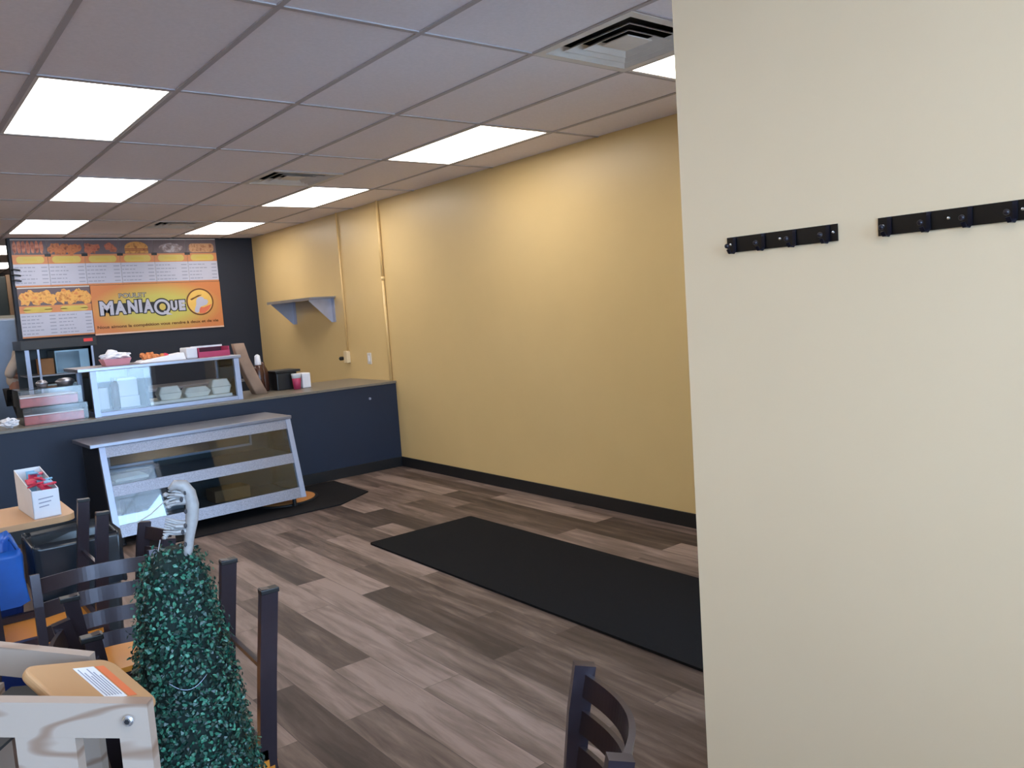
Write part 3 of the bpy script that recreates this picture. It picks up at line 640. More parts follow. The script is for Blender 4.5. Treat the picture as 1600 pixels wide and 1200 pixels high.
for hb, base in ((11, Vector(V[11])), (15, Vector(V[15]))):        # five fingers each
    for k in range(4):
        a = len(V); ln = (.045, .052, .048, .038)[k]
        V += [tuple(base + Vector((.045, -.024 + .016 * k, 0))), tuple(base + Vector((.045 + ln * .6, -.026 + .018 * k, -.008))), tuple(base + Vector((.045 + ln, -.026 + .018 * k, -.03)))]
        Ed += [(hb, a), (a, a + 1), (a + 1, a + 2)]; Rr += [.0095, .0085, .0075]
    a = len(V); V += [tuple(base + Vector((.012, .035, -.004))), tuple(base + Vector((.045, .048, -.018)))]; Ed += [(hb, a), (a, a + 1)]; Rr += [.011, .009]
skin_obj('body', V, Ed, Rr, M_skin, pr_)
Vs = [V[i] for i in (0, 1, 2, 3, 8, 9)] + [tuple(Vector(V[9]).lerp(Vector(V[10]), .30))] + [V[12], V[13], tuple(Vector(V[13]).lerp(Vector(V[14]), .30))] + [(PX + .11, PY, 1.475)]
skin_obj('shirt', Vs, [(0, 1), (1, 2), (2, 3), (3, 4), (4, 5), (5, 6), (3, 7), (7, 8), (8, 9), (3, 10)], [.145, .14, .15, .14, .10, .085, .06, .10, .08, .06, .07], M_shirt, pr_)
Vt = [V[0], V[16], V[17], tuple(Vector(V[18]) + Vector((0, 0, .03))), V[20], V[21], tuple(Vector(V[22]) + Vector((0, 0, .03)))]
skin_obj('trousers', Vt, [(0, 1), (1, 2), (2, 3), (0, 4), (4, 5), (5, 6)], [.138, .10, .074, .058, .10, .074, .058], M_trouser, pr_)
b = MB(); b.blob((PX + .16, PY, 1.745), (.105, .09, .10), 3, .1, 4, 1); b.build('hair', M_hair, pr_, smooth=True)
b = MB(); b.blob((PX + .285, PY, 1.665), (.022, .014, .022), 2, 0); b.build('nose', M_skin, pr_, smooth=True)
for s_ in (-1, 1):
    b = MB(); b.blob((PX + .262, PY + s_ * .032, 1.695), (.012, .013, .008), 2, 0); b.build('eye', M_paper, pr_, smooth=True)
    b = MB(); b.blob((PX + .18, PY + s_ * .088, 1.675), (.022, .010, .032), 2, 0); b.build('ear', M_skin, pr_, smooth=True)
    s2 = V[19] if s_ < 0 else V[23]
    b = MB(); b.blob((s2[0] - .04, s2[1], .04), (.13, .05, .04), 3, 0); b.build('shoe', M_blackpl, pr_, smooth=True)
b = MB(); b.blob((PX + .262, PY, 1.628), (.014, .028, .007), 2, 0); b.build('mouth', mat('lips', (150, 84, 76), .5), pr_, smooth=True)

# ================================================================== MENU BOARDS
MX = [1.397, 1.752, 2.135, 2.522, 2.915, 3.315, 3.686]
ZM = (2.692, 2.514, 2.408, 2.150)
DY = .018
FOOD = [('fried chicken tenders', ((120, 60, 50), (190, 110, 80), (206, 140, 110)), 'strips'), ('breaded wings', ((120, 60, 40), (200, 122, 70), (170, 90, 60)), 'mound'), ('chicken pieces and dips', ((100, 56, 46), (190, 110, 76), (170, 80, 60)), 'pieces'),
        ('a burger', ((140, 80, 40), (208, 150, 72), (190, 120, 60)), 'bun'), ('a pale side dish', ((110, 92, 92), (150, 132, 132), (190, 182, 190)), 'pale'), ('a wide sandwich', ((150, 90, 60), (206, 156, 112), (170, 110, 70)), 'sub')]
def flat(q, xa, za, xb, zb, y, th=.0012): q.box((xa, y - th, za), (xb, y, zb))
def ellipse_prism(q, cx, cz, rx, rz_, y, th, n=28, a0=0, a1=360, wob=0, seed=0):
    pts = []
    for i in range(n):
        a = math.radians(a0 + (a1 - a0) * i / (n if a1 - a0 == 360 else n - 1)); r = 1 + wob * noise.noise(Vector((math.cos(a) * 2, math.sin(a) * 2, seed)))
        pts.append((cx + rx * r * math.cos(a), cz + rz_ * r * math.sin(a)))
    q.prism([(p[0], p[1]) for p in pts], th, Matrix(((1, 0, 0, 0), (0, 0, -1, y), (0, 1, 0, 0), (0, 0, 0, 1))))
def text_lines(q, xa, xb, za, zb, rows, y, rnd, cols=1, price=True):
    """rows of small illegible print as short word strips"""
    for c in range(cols):
        a = xa + (xb - xa) * c / cols + .012; e = xa + (xb - xa) * (c + 1) / cols - .012; wd = e - a
        for r in range(rows):
            z = zb - (r + .75) * (zb - za) / rows; x = a; lim = a + wd * rnd.uniform(.38, .62)
            while x < lim:
                l = rnd.uniform(.018, .05); flat(q, x, z, min(x + l, lim + .01), z + .011, y, .0008); x += l + .01
            if price:
                flat(q, e - wd * .20, z, e - wd * .02, z + .011, y, .0008)
def menu_board(xa, xb, zs, label, cols, style, idx):
    zt_, zp, zh, zb = zs; yb = YB - .0005
    t = thing('menu_board', label, 'menu board', ((xa + xb) / 2, YB - .01, zb), 0, 'printed menu boards on the navy wall')
    e = .0015; q = MB(); q.box((xa + e, YB - DY, zb), (xb - e, yb, zt_)); q.build('backing', M_white, t)
    yf_ = YB - DY - .0004
    q = MB(); flat(q, xa + e, zp, xb - e, zt_ - .012, yf_); q.build('photo_background', mat('menu_photo_ground', (104, 88, 92), .5, var=.12, scale=5), t)
    rnd = random.Random(idx); q = MB(); yy = yf_ - .0013; wd = xb - xa; cx = (xa + xb) / 2; hz = zt_ - zp
    if style == 'strips':
        for i in range(7): ellipse_prism(q, xa + wd * (.10 + .125 * i), zp + hz * .48, wd * .058, hz * .40, yy, .0012, 14, wob=.3, seed=i)
    elif style == 'mound':
        for i in range(9): ellipse_prism(q, xa + wd * (.14 + .085 * i), zp + hz * (.26 + .16 * math.sin(i * 1.9) + .08), wd * .13, hz * .24, yy - .00015 * i, .0012, 14, wob=.5, seed=i)
    elif style == 'pieces':
        for i, (u, v, s_) in enumerate(((.18, .30, .17), (.32, .42, .14), (.12, .55, .10), (.72, .50, .14), (.82, .32, .12))): ellipse_prism(q, xa + wd * u, zp + hz * v, wd * s_, hz * s_ * 1.7, yy - .00015 * i, .0012, 14, wob=.5, seed=i)
    elif style == 'bun':
        ellipse_prism(q, cx, zp + hz * .42, wd * .34, hz * .40, yy, .0012, 20, 0, 180); flat(q, cx - wd * .34, zp + hz * .02, cx + wd * .34, zp + hz * .42, yy)
    elif style == 'pale':
        ellipse_prism(q, cx + wd * .02, zp + hz * .38, wd * .36, hz * .34, yy, .0012, 20, wob=.4, seed=4)
    elif style == 'sub':
        q.prism(rrect(wd * .84, hz * .62, .04, 5, cx, zp + hz * .36), .0012, Matrix(((1, 0, 0, 0), (0, 0, -1, yy), (0, 1, 0, 0), (0, 0, 0, 1))))
    elif style == 'gold':
        for c in (.27, .76):
            for i in range(6): ellipse_prism(q, xa + wd * (c - .17 + .068 * i), zp + hz * (.44 + .10 * math.sin(i * 2.2)), wd * .075, hz * .34, yy - .00015 * i, .0012, 14, wob=.5, seed=i + c * 9)
    cols_ = FOOD[idx][1] if idx < 6 else ((176, 96, 40), (232, 176, 90), (214, 130, 70))
    q.build('food_picture', print_material('food_print', cols_, 22, idx * 1.7, (1, 1, 1)), t)
    if style == 'bun':
        q = MB()
        for kk, zz_ in enumerate((.20, .30)): flat(q, cx - wd * .33, zp + hz * zz_, cx + wd * .33, zp + hz * (zz_ + .06), yy - .0013)
        q.build('burger_filling', mat('filling_print', (150, 84, 44), .5), t)
    q = MB(); flat(q, xa + e, zh, xb - e, zp, yf_); q.build('heading_strip', M_orange, t)
    q = MB()
    for c in range(cols):
        a = xa + wd * c / cols; l = wd / cols; q.prism(rrect(l * .78, (zp - zh) * .74, .035, 6, a + l * .5, (zh + zp) / 2 - .004), .0008, Matrix(((1, 0, 0, 0), (0, 0, -1, yf_ - .0013), (0, 1, 0, 0), (0, 0, 0, 1))))
    q.build('heading_glow', M_yelp, t)
    q = MB()
    for c in range(cols):
        a = xa + wd * c / cols; l = wd / cols; flat(q, a + l * .30, (zh + zp) / 2 - .02, a + l * .68, (zh + zp) / 2 + .008, yf_ - .0022, .0006)
    q.build('heading_text', mat('olive_print', (206, 180, 80), .5), t)
    if idx and idx < 6:
        q = MB(); flat(q, xa - .03, zp - .022, xa + .035, zp + .010, yf_ - .0015, .003); q.build('clip', M_ink, t)
    q = MB(); flat(q, xa + e, zb + .018, xb - e, zh, yf_); q.build('list_panel', M_panel, t)
    q = MB(); text_lines(q, xa, xb, zb + .03, zh - .01, 5 if idx < 6 else 6, yf_ - .0013, rnd, cols if idx < 6 else 2); q.build('menu_text', M_grey, t)
    q = MB(); flat(q, xa + e, zb, xb - e, zb + .018, yf_); q.build('bottom_strip', M_orange, t)
    return t
for i in range(6):
    menu_board(MX[i], MX[i + 1], ZM, 'menu board with ' + ['striped brown food picture at the far left of the top row', 'brown mound picture, second from the left in the top row', 'loose brown pieces picture, third from the left in the top row', 'a yellow burger picture in the top row', 'a pale grey food picture in the top row', 'a wide sandwich picture at the right end of the top row'][i], 1, FOOD[i][2], i)
menu_board(1.405, 2.150, (2.146, 1.936, 1.852, 1.572), 'lower left menu board with two golden food pictures and a white list', 2, 'gold', 6)
# curled clips at the left edge
t = thing('page_clips', 'dark spiral clips at the left edge of the first menu board', 'clips', (1.39, YB - .03, 2.3))
for z in (2.345, 2.285, 2.225):
    q = MB(); q.tube([(1.375, YB - .020 - .012, z), (1.40, YB - .045, z + .006), (1.44, YB - .035, z), (1.46, YB - .026, z - .004)], .009, 8); q.build('clip', M_ink, t, smooth=True)
# logo banner
bx0, bx1, bz0, bz1 = 2.156, 3.690, 1.552, 2.146
cx_, cz_ = (bx0 + bx1) / 2, (bz0 + bz1) / 2
lb = thing('logo_banner', 'orange and yellow banner with large white lettering and a round emblem', 'banner', (cx_ - .02, YB - .01, cz_))
q = MB(); q.box((bx0, YB - .016, bz0), (bx1, YB - .0005, bz1)); q.build('printed_panel', banner_material(), lb)
q = MB(); q.box((bx0, YB - .020, bz0), (bx1, YB - .0165, bz0 + .018)); q.build('bottom_edge', mat('pale_edge', (226, 190, 170), .5), lb)
yl = YB - .0175
word = [('M', 2.235, .150, .215, 1.795), ('A', 2.397, .132, .205, 1.797), ('N', 2.545, .112, .200, 1.805), ('I', 2.674, .036, .200, 1.808), ('A', 2.724, .118, .210, 1.800), ('U', 3.050, .080, .150, 1.810), ('E', 3.148, .078, .160, 1.806)]
for ch, x, wd, sz, z in word:
    text_mesh('letter_outline', ch, sz, (x - .012, yl, z), M_ink, lb, .0004, .022, wd + .024)
for ch, x, wd, sz, z in word:
    text_mesh('letter', ch, sz, (x, yl - .0022, z), M_panel, lb, .0006, .011, wd)
q = MB(); ellipse_prism(q, 2.945, 1.850, .110, .112, yl, .0008, 36); q.build('letter_outline', M_ink, lb)
q = MB(); n = 36
for i in range(n):
    a, c = 2 * math.pi * i / n, 2 * math.pi * (i + 1) / n; y_ = yl - .0012
    p = [(2.945 + r * math.cos(g), 1.850 + r * math.sin(g)) for r, g in ((.066, a), (.096, a), (.096, c), (.066, c))]
    q.hexa([(p[0][0], y_, p[0][1]), (p[1][0], y_, p[1][1]), (p[2][0], y_, p[2][1]), (p[3][0], y_, p[3][1]), (p[0][0], y_ - .001, p[0][1]), (p[1][0], y_ - .001, p[1][1]), (p[2][0], y_ - .001, p[2][1]), (p[3][0], y_ - .001, p[3][1])])
q.prism([(2.955, 1.80), (2.99, 1.80), (3.06, 1.748), (2.99, 1.752)], .0012, Matrix(((1, 0, 0, 0), (0, 0, -1, yl - .0012), (0, 1, 0, 0), (0, 0, 0, 1))))
q.build('letter', M_panel, lb, label='round letter Q of the banner')
q = MB(); ellipse_prism(q, 2.950, 1.852, .038, .042, yl - .0012, .0008, 20); q.build('letter_centre', M_yelp, lb)
q = MB(); q.prism(rrect(.86, .11, .05, 6, 2.70, 1.865), .0006, Matrix(((1, 0, 0, 0), (0, 0, -1, yl + .0012), (0, 1, 0, 0), (0, 0, 0, 1)))); q.build('letter_backing', M_ink, lb)
text_mesh('small_word_outline', 'POULET', .075, (2.455, yl, 1.985), M_ink, lb, .0004, .004, .32)
text_mesh('small_word', 'POULET', .070, (2.458, yl - .0022, 1.987), mat('pale_grey_print', (190, 184, 170), .5), lb, .0005, .0, .31)
text_mesh('slogan', 'Nous aimons la compétition vous rendre à deux et de vie', .048, (2.185, yl, 1.628), M_brownink, lb, .0005, .0012, 1.44)
# emblem
ex, ez, er = 3.415, 1.892, .172
q = MB(); ellipse_prism(q, ex, ez, er, er, yl, .0008, 48); q.build('emblem_ring', mat('brown_ring', (112, 62, 26), .5), lb)
q = MB(); ellipse_prism(q, ex, ez, er - .018, er - .018, yl - .0012, .0008, 48); q.build('emblem_ground', mat('emblem_yellow', (236, 190, 96), .5), lb)
q = MB(); y_ = yl - .0024
def shape(q, pts, y, th=.0008): q.prism([(ex + a * er, ez + c * er) for a, c in pts], th, Matrix(((1, 0, 0, 0), (0, 0, -1, y), (0, 1, 0, 0), (0, 0, 0, 1))))
shape(q, [(-.10, -.86), (.25, -.86), (.62, -.60), (.84, -.20), (.55, -.30), (.25, -.42), (.0, -.40), (-.15, -.55)], y_); q.build('emblem_wattle', mat('coral_print', (226, 118, 84), .5), lb)
q = MB(); shape(q, [(-.46, -.70), (-.30, -.82), (-.14, -.74), (-.08, -.52), (.02, -.36), (.25, -.30), (.48, -.22), (.60, -.02), (.52, .14), (.34, .18), (.22, .34), (.02, .38), (-.18, .30), (-.28, .10), (-.30, -.20), (-.42, -.48)], y_ - .001); q.build('emblem_head', M_panel, lb)
q = MB(); shape(q, [(-.72, .22), (-.55, .30), (-.35, .38), (-.10, .50), (.20, .52), (.02, .42), (-.20, .34), (-.40, .24), (-.60, .14)], y_); q.build('emblem_brow', M_brownink, lb)

# ================================================================== WALL SHELF, CONDUITS, OUTLETS
sh = thing('wall_shelf', 'stainless steel shelf on two brackets on the yellow wall', 'shelf', (XW, 8.9, 1.79))
b = MB(); b.box((3.86, 8.30, 1.795), (XW - .001, 9.50, 1.81)); b.box((3.86, 8.30, 1.778), (3.865, 9.50, 1.7945)); b.build('shelf_board', M_steel2, sh)
for y in (8.31, 9.36):
    b = MB(); b.prism([(XW - .002, 1.794), (3.88, 1.794), (3.90, 1.77), (XW - .02, 1.52), (XW - .002, 1.52)], .004, Matrix(((1, 0, 0, 0), (0, 0, -1, y + .10), (0, 1, 0, 0), (0, 0, 0, 1))))
    b.box((XW - .006, y + .03, 1.52), (XW - .001, y + .10, 1.79)); b.box((3.88, y + .03, 1.79), (XW - .002, y + .10, 1.7945)); b.build('bracket', mat('zinc_bracket', (176, 176, 190), .4, metal=.4), sh)
M_pipe = mat('painted_conduit', (232, 196, 134), .35)
b = MB(); b.tube([(XW - .016, 7.195, ZC), (XW - .016, 7.195, 1.93)], .014, 12); b.tube([(XW - .016, 7.195, 1.94), (XW - .016, 7.195, .886)], .0145, 12); b.tube([(XW - .016, 7.195, 1.91), (XW - .016, 7.195, 1.95)], .019, 12)
tag(b.build('wall_conduit', M_pipe, smooth=True), 'thicker painted conduit from ceiling to counter corner on the yellow wall', 'conduit')
b = MB(); b.tube([(XW - .012, 8.10, ZC), (XW - .012, 8.10, 1.19)], .010, 12); tag(b.build('wall_conduit', M_pipe, smooth=True), 'thin painted conduit running down to the outlet box', 'conduit')
ob = thing('outlet_box', 'cream outlet box at the foot of the thin conduit', 'outlet', (XW, 8.12, 1.12))
b = MB(); b.box((XW - .045, 8.07, 1.06), (XW - .001, 8.15, 1.19), bevel=.005); b.build('box', mat('cream_plastic', (228, 206, 166), .5), ob)
b = MB(); b.lathe([(.022, 0), (.022, .035), (.012, .045)], (0, 0, 0), 14, Matrix.Translation((XW - .04, 8.175, 1.11)) @ Matrix.Rotation(math.radians(-90), 4, 'Y')); b.build('plug', M_blackpl, ob)
sw = thing('wall_switch', 'white switch plate on the yellow wall above the counter', 'switch', (XW, 7.635, 1.11))
b = MB(); b.box((XW - .008, 7.595, 1.05), (XW - .001, 7.675, 1.17), bevel=.003); b.build('plate', mat('white_plate', (214, 208, 200), .4), sw)
b = MB(); b.box((XW - .014, 7.622, 1.08), (XW - .0085, 7.648, 1.14), bevel=.002); b.build('rocker', M_paper, sw)

# ================================================================== COAT RAILS ON THE NEAR WALL
def coat_rail(y0_, y1_, hooks, screws, label):
    t = thing('coat_rail', label, 'coat rail', (XP, (y0_ + y1_) / 2, 1.678), 0, 'black coat rails on the near wall')
    b = MB(); b.box((XP - .004, y1_, 1.658), (XP - .0005, y0_, 1.698), bevel=.0008); b.build('back_plate', M_hook, t)
    for y in hooks:
        b = MB()     # flat strap bent out from the plate, with a round knob
        pts = [(XP - .0045, y, 1.697), (XP - .007, y, 1.690), (XP - .007, y, 1.662), (XP - .012, y + .002, 1.655), (XP - .022, y + .004, 1.656), (XP - .028, y + .006, 1.666)]
        b.sweep(pts, [(-.0045, -.0012), (.0045, -.0012), (.0045, .0012), (-.0045, .0012)], (0, 1, 0))
        hk = b.build('hook', mat('blue_black_hook', (22, 25, 42), .3, metal=.3), t)
        b = MB(); b.blob((XP - .030, y + .007, 1.675), (.0062, .0062, .0062), 3, 0); b.build('knob', mat('hook_knob', (40, 36, 46), .3, metal=.2), hk, smooth=True)
    for y in screws:
        b = MB(); b.lathe([(.0036, 0), (.0030, .0015), (.001, .002)], (0, 0, 0), 14, Matrix.Translation((XP - .0042, y, 1.679)) @ Matrix.Rotation(math.radians(-90), 4, 'Y')); b.build('screw', M_screw, t)
coat_rail(1.302, .993, (1.277, 1.191, 1.104, 1.016), (1.291, 1.145, 1.004), 'black four-hook coat rail farther along the pale wall, shown whole')
coat_rail(.897, .588 - .0, (.870, .786, .703, .620), (.885, .746, .607), 'black four-hook coat rail nearer the camera, cut by the right edge')

# ================================================================== CHAIRS
CH_W, CH_H, SEAT_H = .335, .845, .45
def make_chair():
    t = thing('ladderback_chair', '', 'chair')
    for s_ in (-1, 1):
        x = s_ * CH_W / 2
        b = MB(); pts = [(x, -.045, 0), (x, -.02, .22), (x, 0, .43), (x, -.004, .60), (x, -.022, .75), (x, -.04, CH_H)]
        b.sweep(pts, [(-.0125, -.021), (.0125, -.021), (.0125, .021), (-.0125, .021)], (1, 0, 0)); b.build('back_post', M_chair, t)
        b = MB(); b.sweep([(x * 1.02, .355, 0), (x * 1.02, .33, .2), (x * 1.02, .325, .43)], [(-.0125, -.0175), (.0125, -.0175), (.0125, .0175), (-.0125, .0175)], (1, 0, 0)); b.build('front_leg', M_chair, t)
        for fx, fy in ((x, -.045), (x * 1.02, .355)):
            b = MB(); b.box((fx - .0145, fy - .023, 0), (fx + .0145, fy + .023, .012), bevel=.002); b.build('foot_cap', M_blackpl, t)
        b = MB(); b.box((x - .0125, .0, .405), (x + .0125, .33, .43)); b.build('side_rail', M_chair, t)
    b = MB(); b.box((-CH_W / 2, .315, .405), (CH_W / 2, .335, .43)); b.build('cross_rail', M_chair, t); b = MB(); b.box((-CH_W / 2, -.008, .405), (CH_W / 2, .012, .43)); b.build('cross_rail', M_chair, t)
    b = MB(); b.bar((-CH_W / 2, .332, .21), (CH_W / 2, .332, .21), .012, .012); b.build('stretcher', M_chair, t)
    b = MB(); b.bar((-CH_W / 2, -.021, .21), (CH_W / 2, -.021, .21), .012, .012); b.build('stretcher', M_chair, t)
    for z in (.805, .732, .659, .586):
        yo = -.004 - .036 * max(0, (z - .60)) / .245 * 1.0
        b = MB(); path = []; n = 28
        for i in range(n + 1):
            f = i / n; path.append((-CH_W / 2 + CH_W * f, yo - .052 * math.sin(math.pi * f), z - .004 * math.sin(math.pi * f)))
        b.sweep(path, [(-.023, -.006), (.023, -.006), (.023, .006), (-.023, .006)], (0, -.20, 1)); b.build('back_slat', M_chair, t)
    b = MB(); b.prism(rrect(.375, .375, .04, 5, 0, .17), .018, Matrix.Translation((0, 0, .431))); b.build('seat', M_seat, t)
    return t
proto = make_chair()
def place(o, x, y, rz, label, z=0.0, flip=False):
    o.location = (x, y, z)
    o.rotation_euler = (math.pi, 0, rz) if flip else (0, 0, rz)
    o['label'] = label; o['group'] = 'brown ladderback chairs with honey wood seats'; return o
def facing(p_left, p_right):
    """chair whose back posts stand at the two points; seat on the left-hand side of p_left->p_right"""
    a, c = Vector(p_left), Vector(p_right); mid = (a + c) / 2; d = c - a; return mid.x, mid.y, math.atan2(d.y, d.x)
# foreground chair, curved slats seen from behind (posts at the photographed spots)
x, y, rz = facing((.846, .852), (1.035, 1.127))
place(proto, x - .033, y + .023, rz, 'single chair in the foreground with curved slats, at the bottom edge')
# chair with its slatted back towards the camera
c = copy_tree(proto); place(c, .487, 2.745, math.pi - .06, 'chair showing its bluish ladder back beside the topiary')
c = copy_tree(proto); x, y, rz = facing((.735, 2.875), (.742, 3.20)); place(c, x - .035, y + .01, rz, 'chair whose single post top shows just left of the topiary tip')
# pairs: upright chair with another turned upside down on its seat
c = copy_tree(proto); place(c, .345, 2.10, math.pi / 2 * -1, 'upright chair carrying the upside-down chair behind the topiary')
c = copy_tree(proto); place(c, .680, 2.10, -math.pi / 2 - .05, 'upside-down chair with legs pointing up right of the topiary', z=.899, flip=True)
c = copy_tree(proto); place(c, .225, 3.45, -math.pi / 2, 'upright chair carrying the upside-down chair in front of the bins')
c = copy_tree(proto); place(c, .575, 3.45, -math.pi / 2, 'upside-down chair with legs pointing up in front of the black bin', z=.899, flip=True)

# ================================================================== TABLE, BOX, BINS
tb = thing('dining_table', 'light wood table with rounded corners at the left edge', 'table', (.15, 4.45, 0))
b = MB(); b.prism(rrect(1.10, .46, .07, 6, .12, 4.33), .028, Matrix.Translation((0, 0, .722))); b.build('tabletop', M_table, tb)
b = MB(); b.tube([(.12, 4.33, .03), (.12, 4.33, .722)], .035, 14); b.build('pedestal', M_blackpl, tb)
b = MB(); b.bar((-.2, 4.33, .015), (.44, 4.33, .015), .06, .03); b.bar((.12, 4.12, .015), (.12, 4.6, .015), .06, .028); b.build('foot', M_blackpl, tb)
pk = thing('condiment_box', 'white cardboard box of red packets on the light wood table', 'box', (.56, 4.25, .7505))
zb_ = .7505
def BX(px, py): a = math.radians(3); return (.505 + px * math.cos(a) - py * math.sin(a), 4.135 + px * math.sin(a) + py * math.cos(a))
b = MB()
def wallq(p, q_, za, zb1, zb2, th=.003):
    (ax, ay), (cx2, cy2) = BX(*p), BX(*q_); d = Vector((cx2 - ax, cy2 - ay, 0)).normalized(); n = Vector((-d.y, d.x, 0)) * th
    b.hexa([(ax, ay, za), (cx2, cy2, za), (cx2 + n.x, cy2 + n.y, za), (ax + n.x, ay + n.y, za), (ax, ay, zb1), (cx2, cy2, zb2), (cx2 + n.x, cy2 + n.y, zb2), (ax + n.x, ay + n.y, zb1)])
wallq((0, 0), (.11, 0), zb_, zb_ + .128, zb_ + .125); wallq((.11, 0), (.11, .34), zb_, zb_ + .125, zb_ + .19); wallq((.11, .34), (0, .34), zb_, zb_ + .19, zb_ + .19); wallq((0, .34), (0, 0), zb_, zb_ + .19, zb_ + .128)
b.hexa([(*BX(0, 0), zb_), (*BX(.11, 0), zb_), (*BX(.11, .34), zb_), (*BX(0, .34), zb_), (*BX(0, 0), zb_ + .003), (*BX(.11, 0), zb_ + .003), (*BX(.11, .34), zb_ + .003), (*BX(0, .34), zb_ + .003)])
b.build('carton', M_paper, pk)
rr = random.Random(5)
for i in range(14):
    u, v = rr.uniform(.02, .09), rr.uniform(.04, .30); cxp, cyp = BX(u, v); M = Matrix.Translation((cxp, cyp, zb_ + .135 + v * .13 + rr.uniform(-.01, .012))) @ Matrix.Rotation(rr.uniform(0, 3), 4, 'Z') @ Matrix.Rotation(rr.uniform(-.6, .6), 4, 'X')
    b = MB(); b.box((-.018, -.032, -.004), (.018, .032, .004), M, bevel=.002); b.build('packet', M_redp if i % 4 else M_bluep, pk)
b = MB(); b.box((-.018, -.003, 0), (.018, .003, .16), Matrix.Translation((*BX(.06, .30), zb_ + .02))); b.build('card_divider', M_bluep, pk)
b = MB(); b.bar((.06, .0005, .06), (.085, .0005, .085), .001, .001); b.bm.clear()
M_text = MB()
for k in range(3):
    p, q2 = BX(.025, -.0006), BX(.085 - .01 * k, -.0006); z = zb_ + .085 - .018 * k; M_text.hexa([(p[0], p[1], z), (q2[0], q2[1], z + .004), (q2[0], q2[1] - .0006, z + .004), (p[0], p[1] - .0006, z), (p[0], p[1], z + .005), (q2[0], q2[1], z + .009), (q2[0], q2[1] - .0006, z + .009), (p[0], p[1] - .0006, z + .005)])
M_text.build('printed_mark', M_grey, pk)
b = MB(); b.bar((.395, 4.53, .7505), (.372, 4.53, .985), .02, .02, (0, 1, 0)); tag(b.build('wooden_stick', mat('grey_stick', (128, 112, 104), .6)), 'thin greyish stick standing behind the white packet box', 'stick')

def bin_thing(label, cat, x0_, x1_, y0_, y1_, h, body, liner, seed):
    t = thing('waste_bin', label, cat, ((x0_ + x1_) / 2, (y0_ + y1_) / 2, 0)); cx2, cy2 = (x0_ + x1_) / 2, (y0_ + y1_) / 2; w2, d2 = x1_ - x0_, y1_ - y0_
    q = MB(); rings = []
    for f, sc in ((0, .82), (1, 1.0)): rings.append([q.bm.verts.new((px, py, f * (h - .02))) for px, py in rrect(w2 * sc, d2 * sc, .03, 4, cx2, cy2)])
    n = len(rings[0])
    for j in range(n): q.bm.faces.new((rings[0][j], rings[0][(j + 1) % n], rings[1][(j + 1) % n], rings[1][j]))
    q.bm.faces.new(rings[0][::-1]); q.build('body', body, t)
    # liner folded over the rim, crumpled
    q = MB(); prof = [(1.03, h - .22), (1.045, h - .10), (1.03, h - .02), (1.0, h + .005), (.93, h - .03), (.85, h - .16), (.5, h - .24)]; rings = []
    for sc, z in prof:
        ring = []
        for px, py in rrect(w2 * sc, d2 * sc, .03, 8, cx2, cy2):
            nz = noise.noise(Vector((px * 26, py * 26 + seed, z * 9))); nz2 = noise.noise(Vector((px * 60, py * 60, z * 14 + seed)))
            dx, dy = px - cx2, py - cy2; l = math.hypot(dx, dy) or 1
            ring.append(q.bm.verts.new((px + dx / l * (.018 * nz + .010 * nz2 + .010), py + dy / l * (.018 * nz + .010 * nz2 + .010), z + .024 * nz)))
        rings.append(ring)
    n = len(rings[0])
    for i in range(len(rings) - 1):
        for j in range(n): q.bm.faces.new((rings[i][j], rings[i][(j + 1) % n], rings[i + 1][(j + 1) % n], rings[i + 1][j]))
    q.bm.faces.new(rings[-1]); q.build('liner', liner, t, smooth=True)
    return t
bin_thing('waste bin with a wrinkled black liner beside the light wood table', 'waste bin', .445, .76, 3.72, 4.02, .715, M_binbk, M_bag, 3)
bin_thing('blue recycling bin with a bright blue liner at the left edge', 'recycling bin', .08, .385, 3.66, 4.02, .735, M_binb, M_bagb, 8)

# ================================================================== TOPIARY
TX, TY = .429, 1.66
tp = thing('topiary_tree', 'dark green artificial boxwood cone tree in the left foreground', 'topiary', (TX, TY, 0))
prof = [(1.125, .022), (1.105, .045), (1.054, .062), (.96, .076), (.87, .088), (.77, .100), (.62, .122), (.50, .136), (.36, .140), (.28, .138), (.22, .12)]
b = MB(); b.lathe([(r * .93, z) for z, r in prof[::-1]], (TX, TY, 0), 28); b.build('core', M_core, tp)
def rad(z):
    for (za, ra), (zb2, rb) in zip(prof, prof[1:]):
        if zb2 <= z <= za: return ra + (rb - ra) * (za - z) / (za - zb2)
    return .02
b = MB(); rl = random.Random(11)
N = 21000; cnt = 0
while cnt < N:
    z = rl.uniform(.22, 1.13); r = rad(z)
    if rl.random() > r / .16: continue
    cnt += 1
    a = rl.uniform(0, 2 * math.pi); d = Vector((math.cos(a), math.sin(a), .25)); rr_ = r + rl.gauss(.0, .006) + .004
    p = Vector((TX + math.cos(a) * rr_, TY + math.sin(a) * rr_, z + rl.uniform(-.004, .004)))
    nrm = (d + Vector((rl.gauss(0, .55), rl.gauss(0, .55), rl.gauss(.25, .55)))).normalized()
    tx = nrm.orthogonal().normalized(); tx.rotate(Matrix.Rotation(rl.uniform(0, 6.28), 3, nrm)); ty = nrm.cross(tx)
    s_ = rl.uniform(.0034, .0062)
    vs = [b.bm.verts.new(p + tx * u * s_ + ty * v * s_ * .72 + nrm * w2 * s_) for u, v, w2 in ((-1, 0, 0), (-.35, -.85, .12), (.6, -.6, .15), (1.05, 0, -.1), (.6, .6, .15), (-.35, .85, .12))]
    b.bm.faces.new(vs)
me_f = b.bm
o = bpy.data.meshes.new('foliage'); 
for v in me_f.verts: v.co -= Vector((TX, TY, 0))
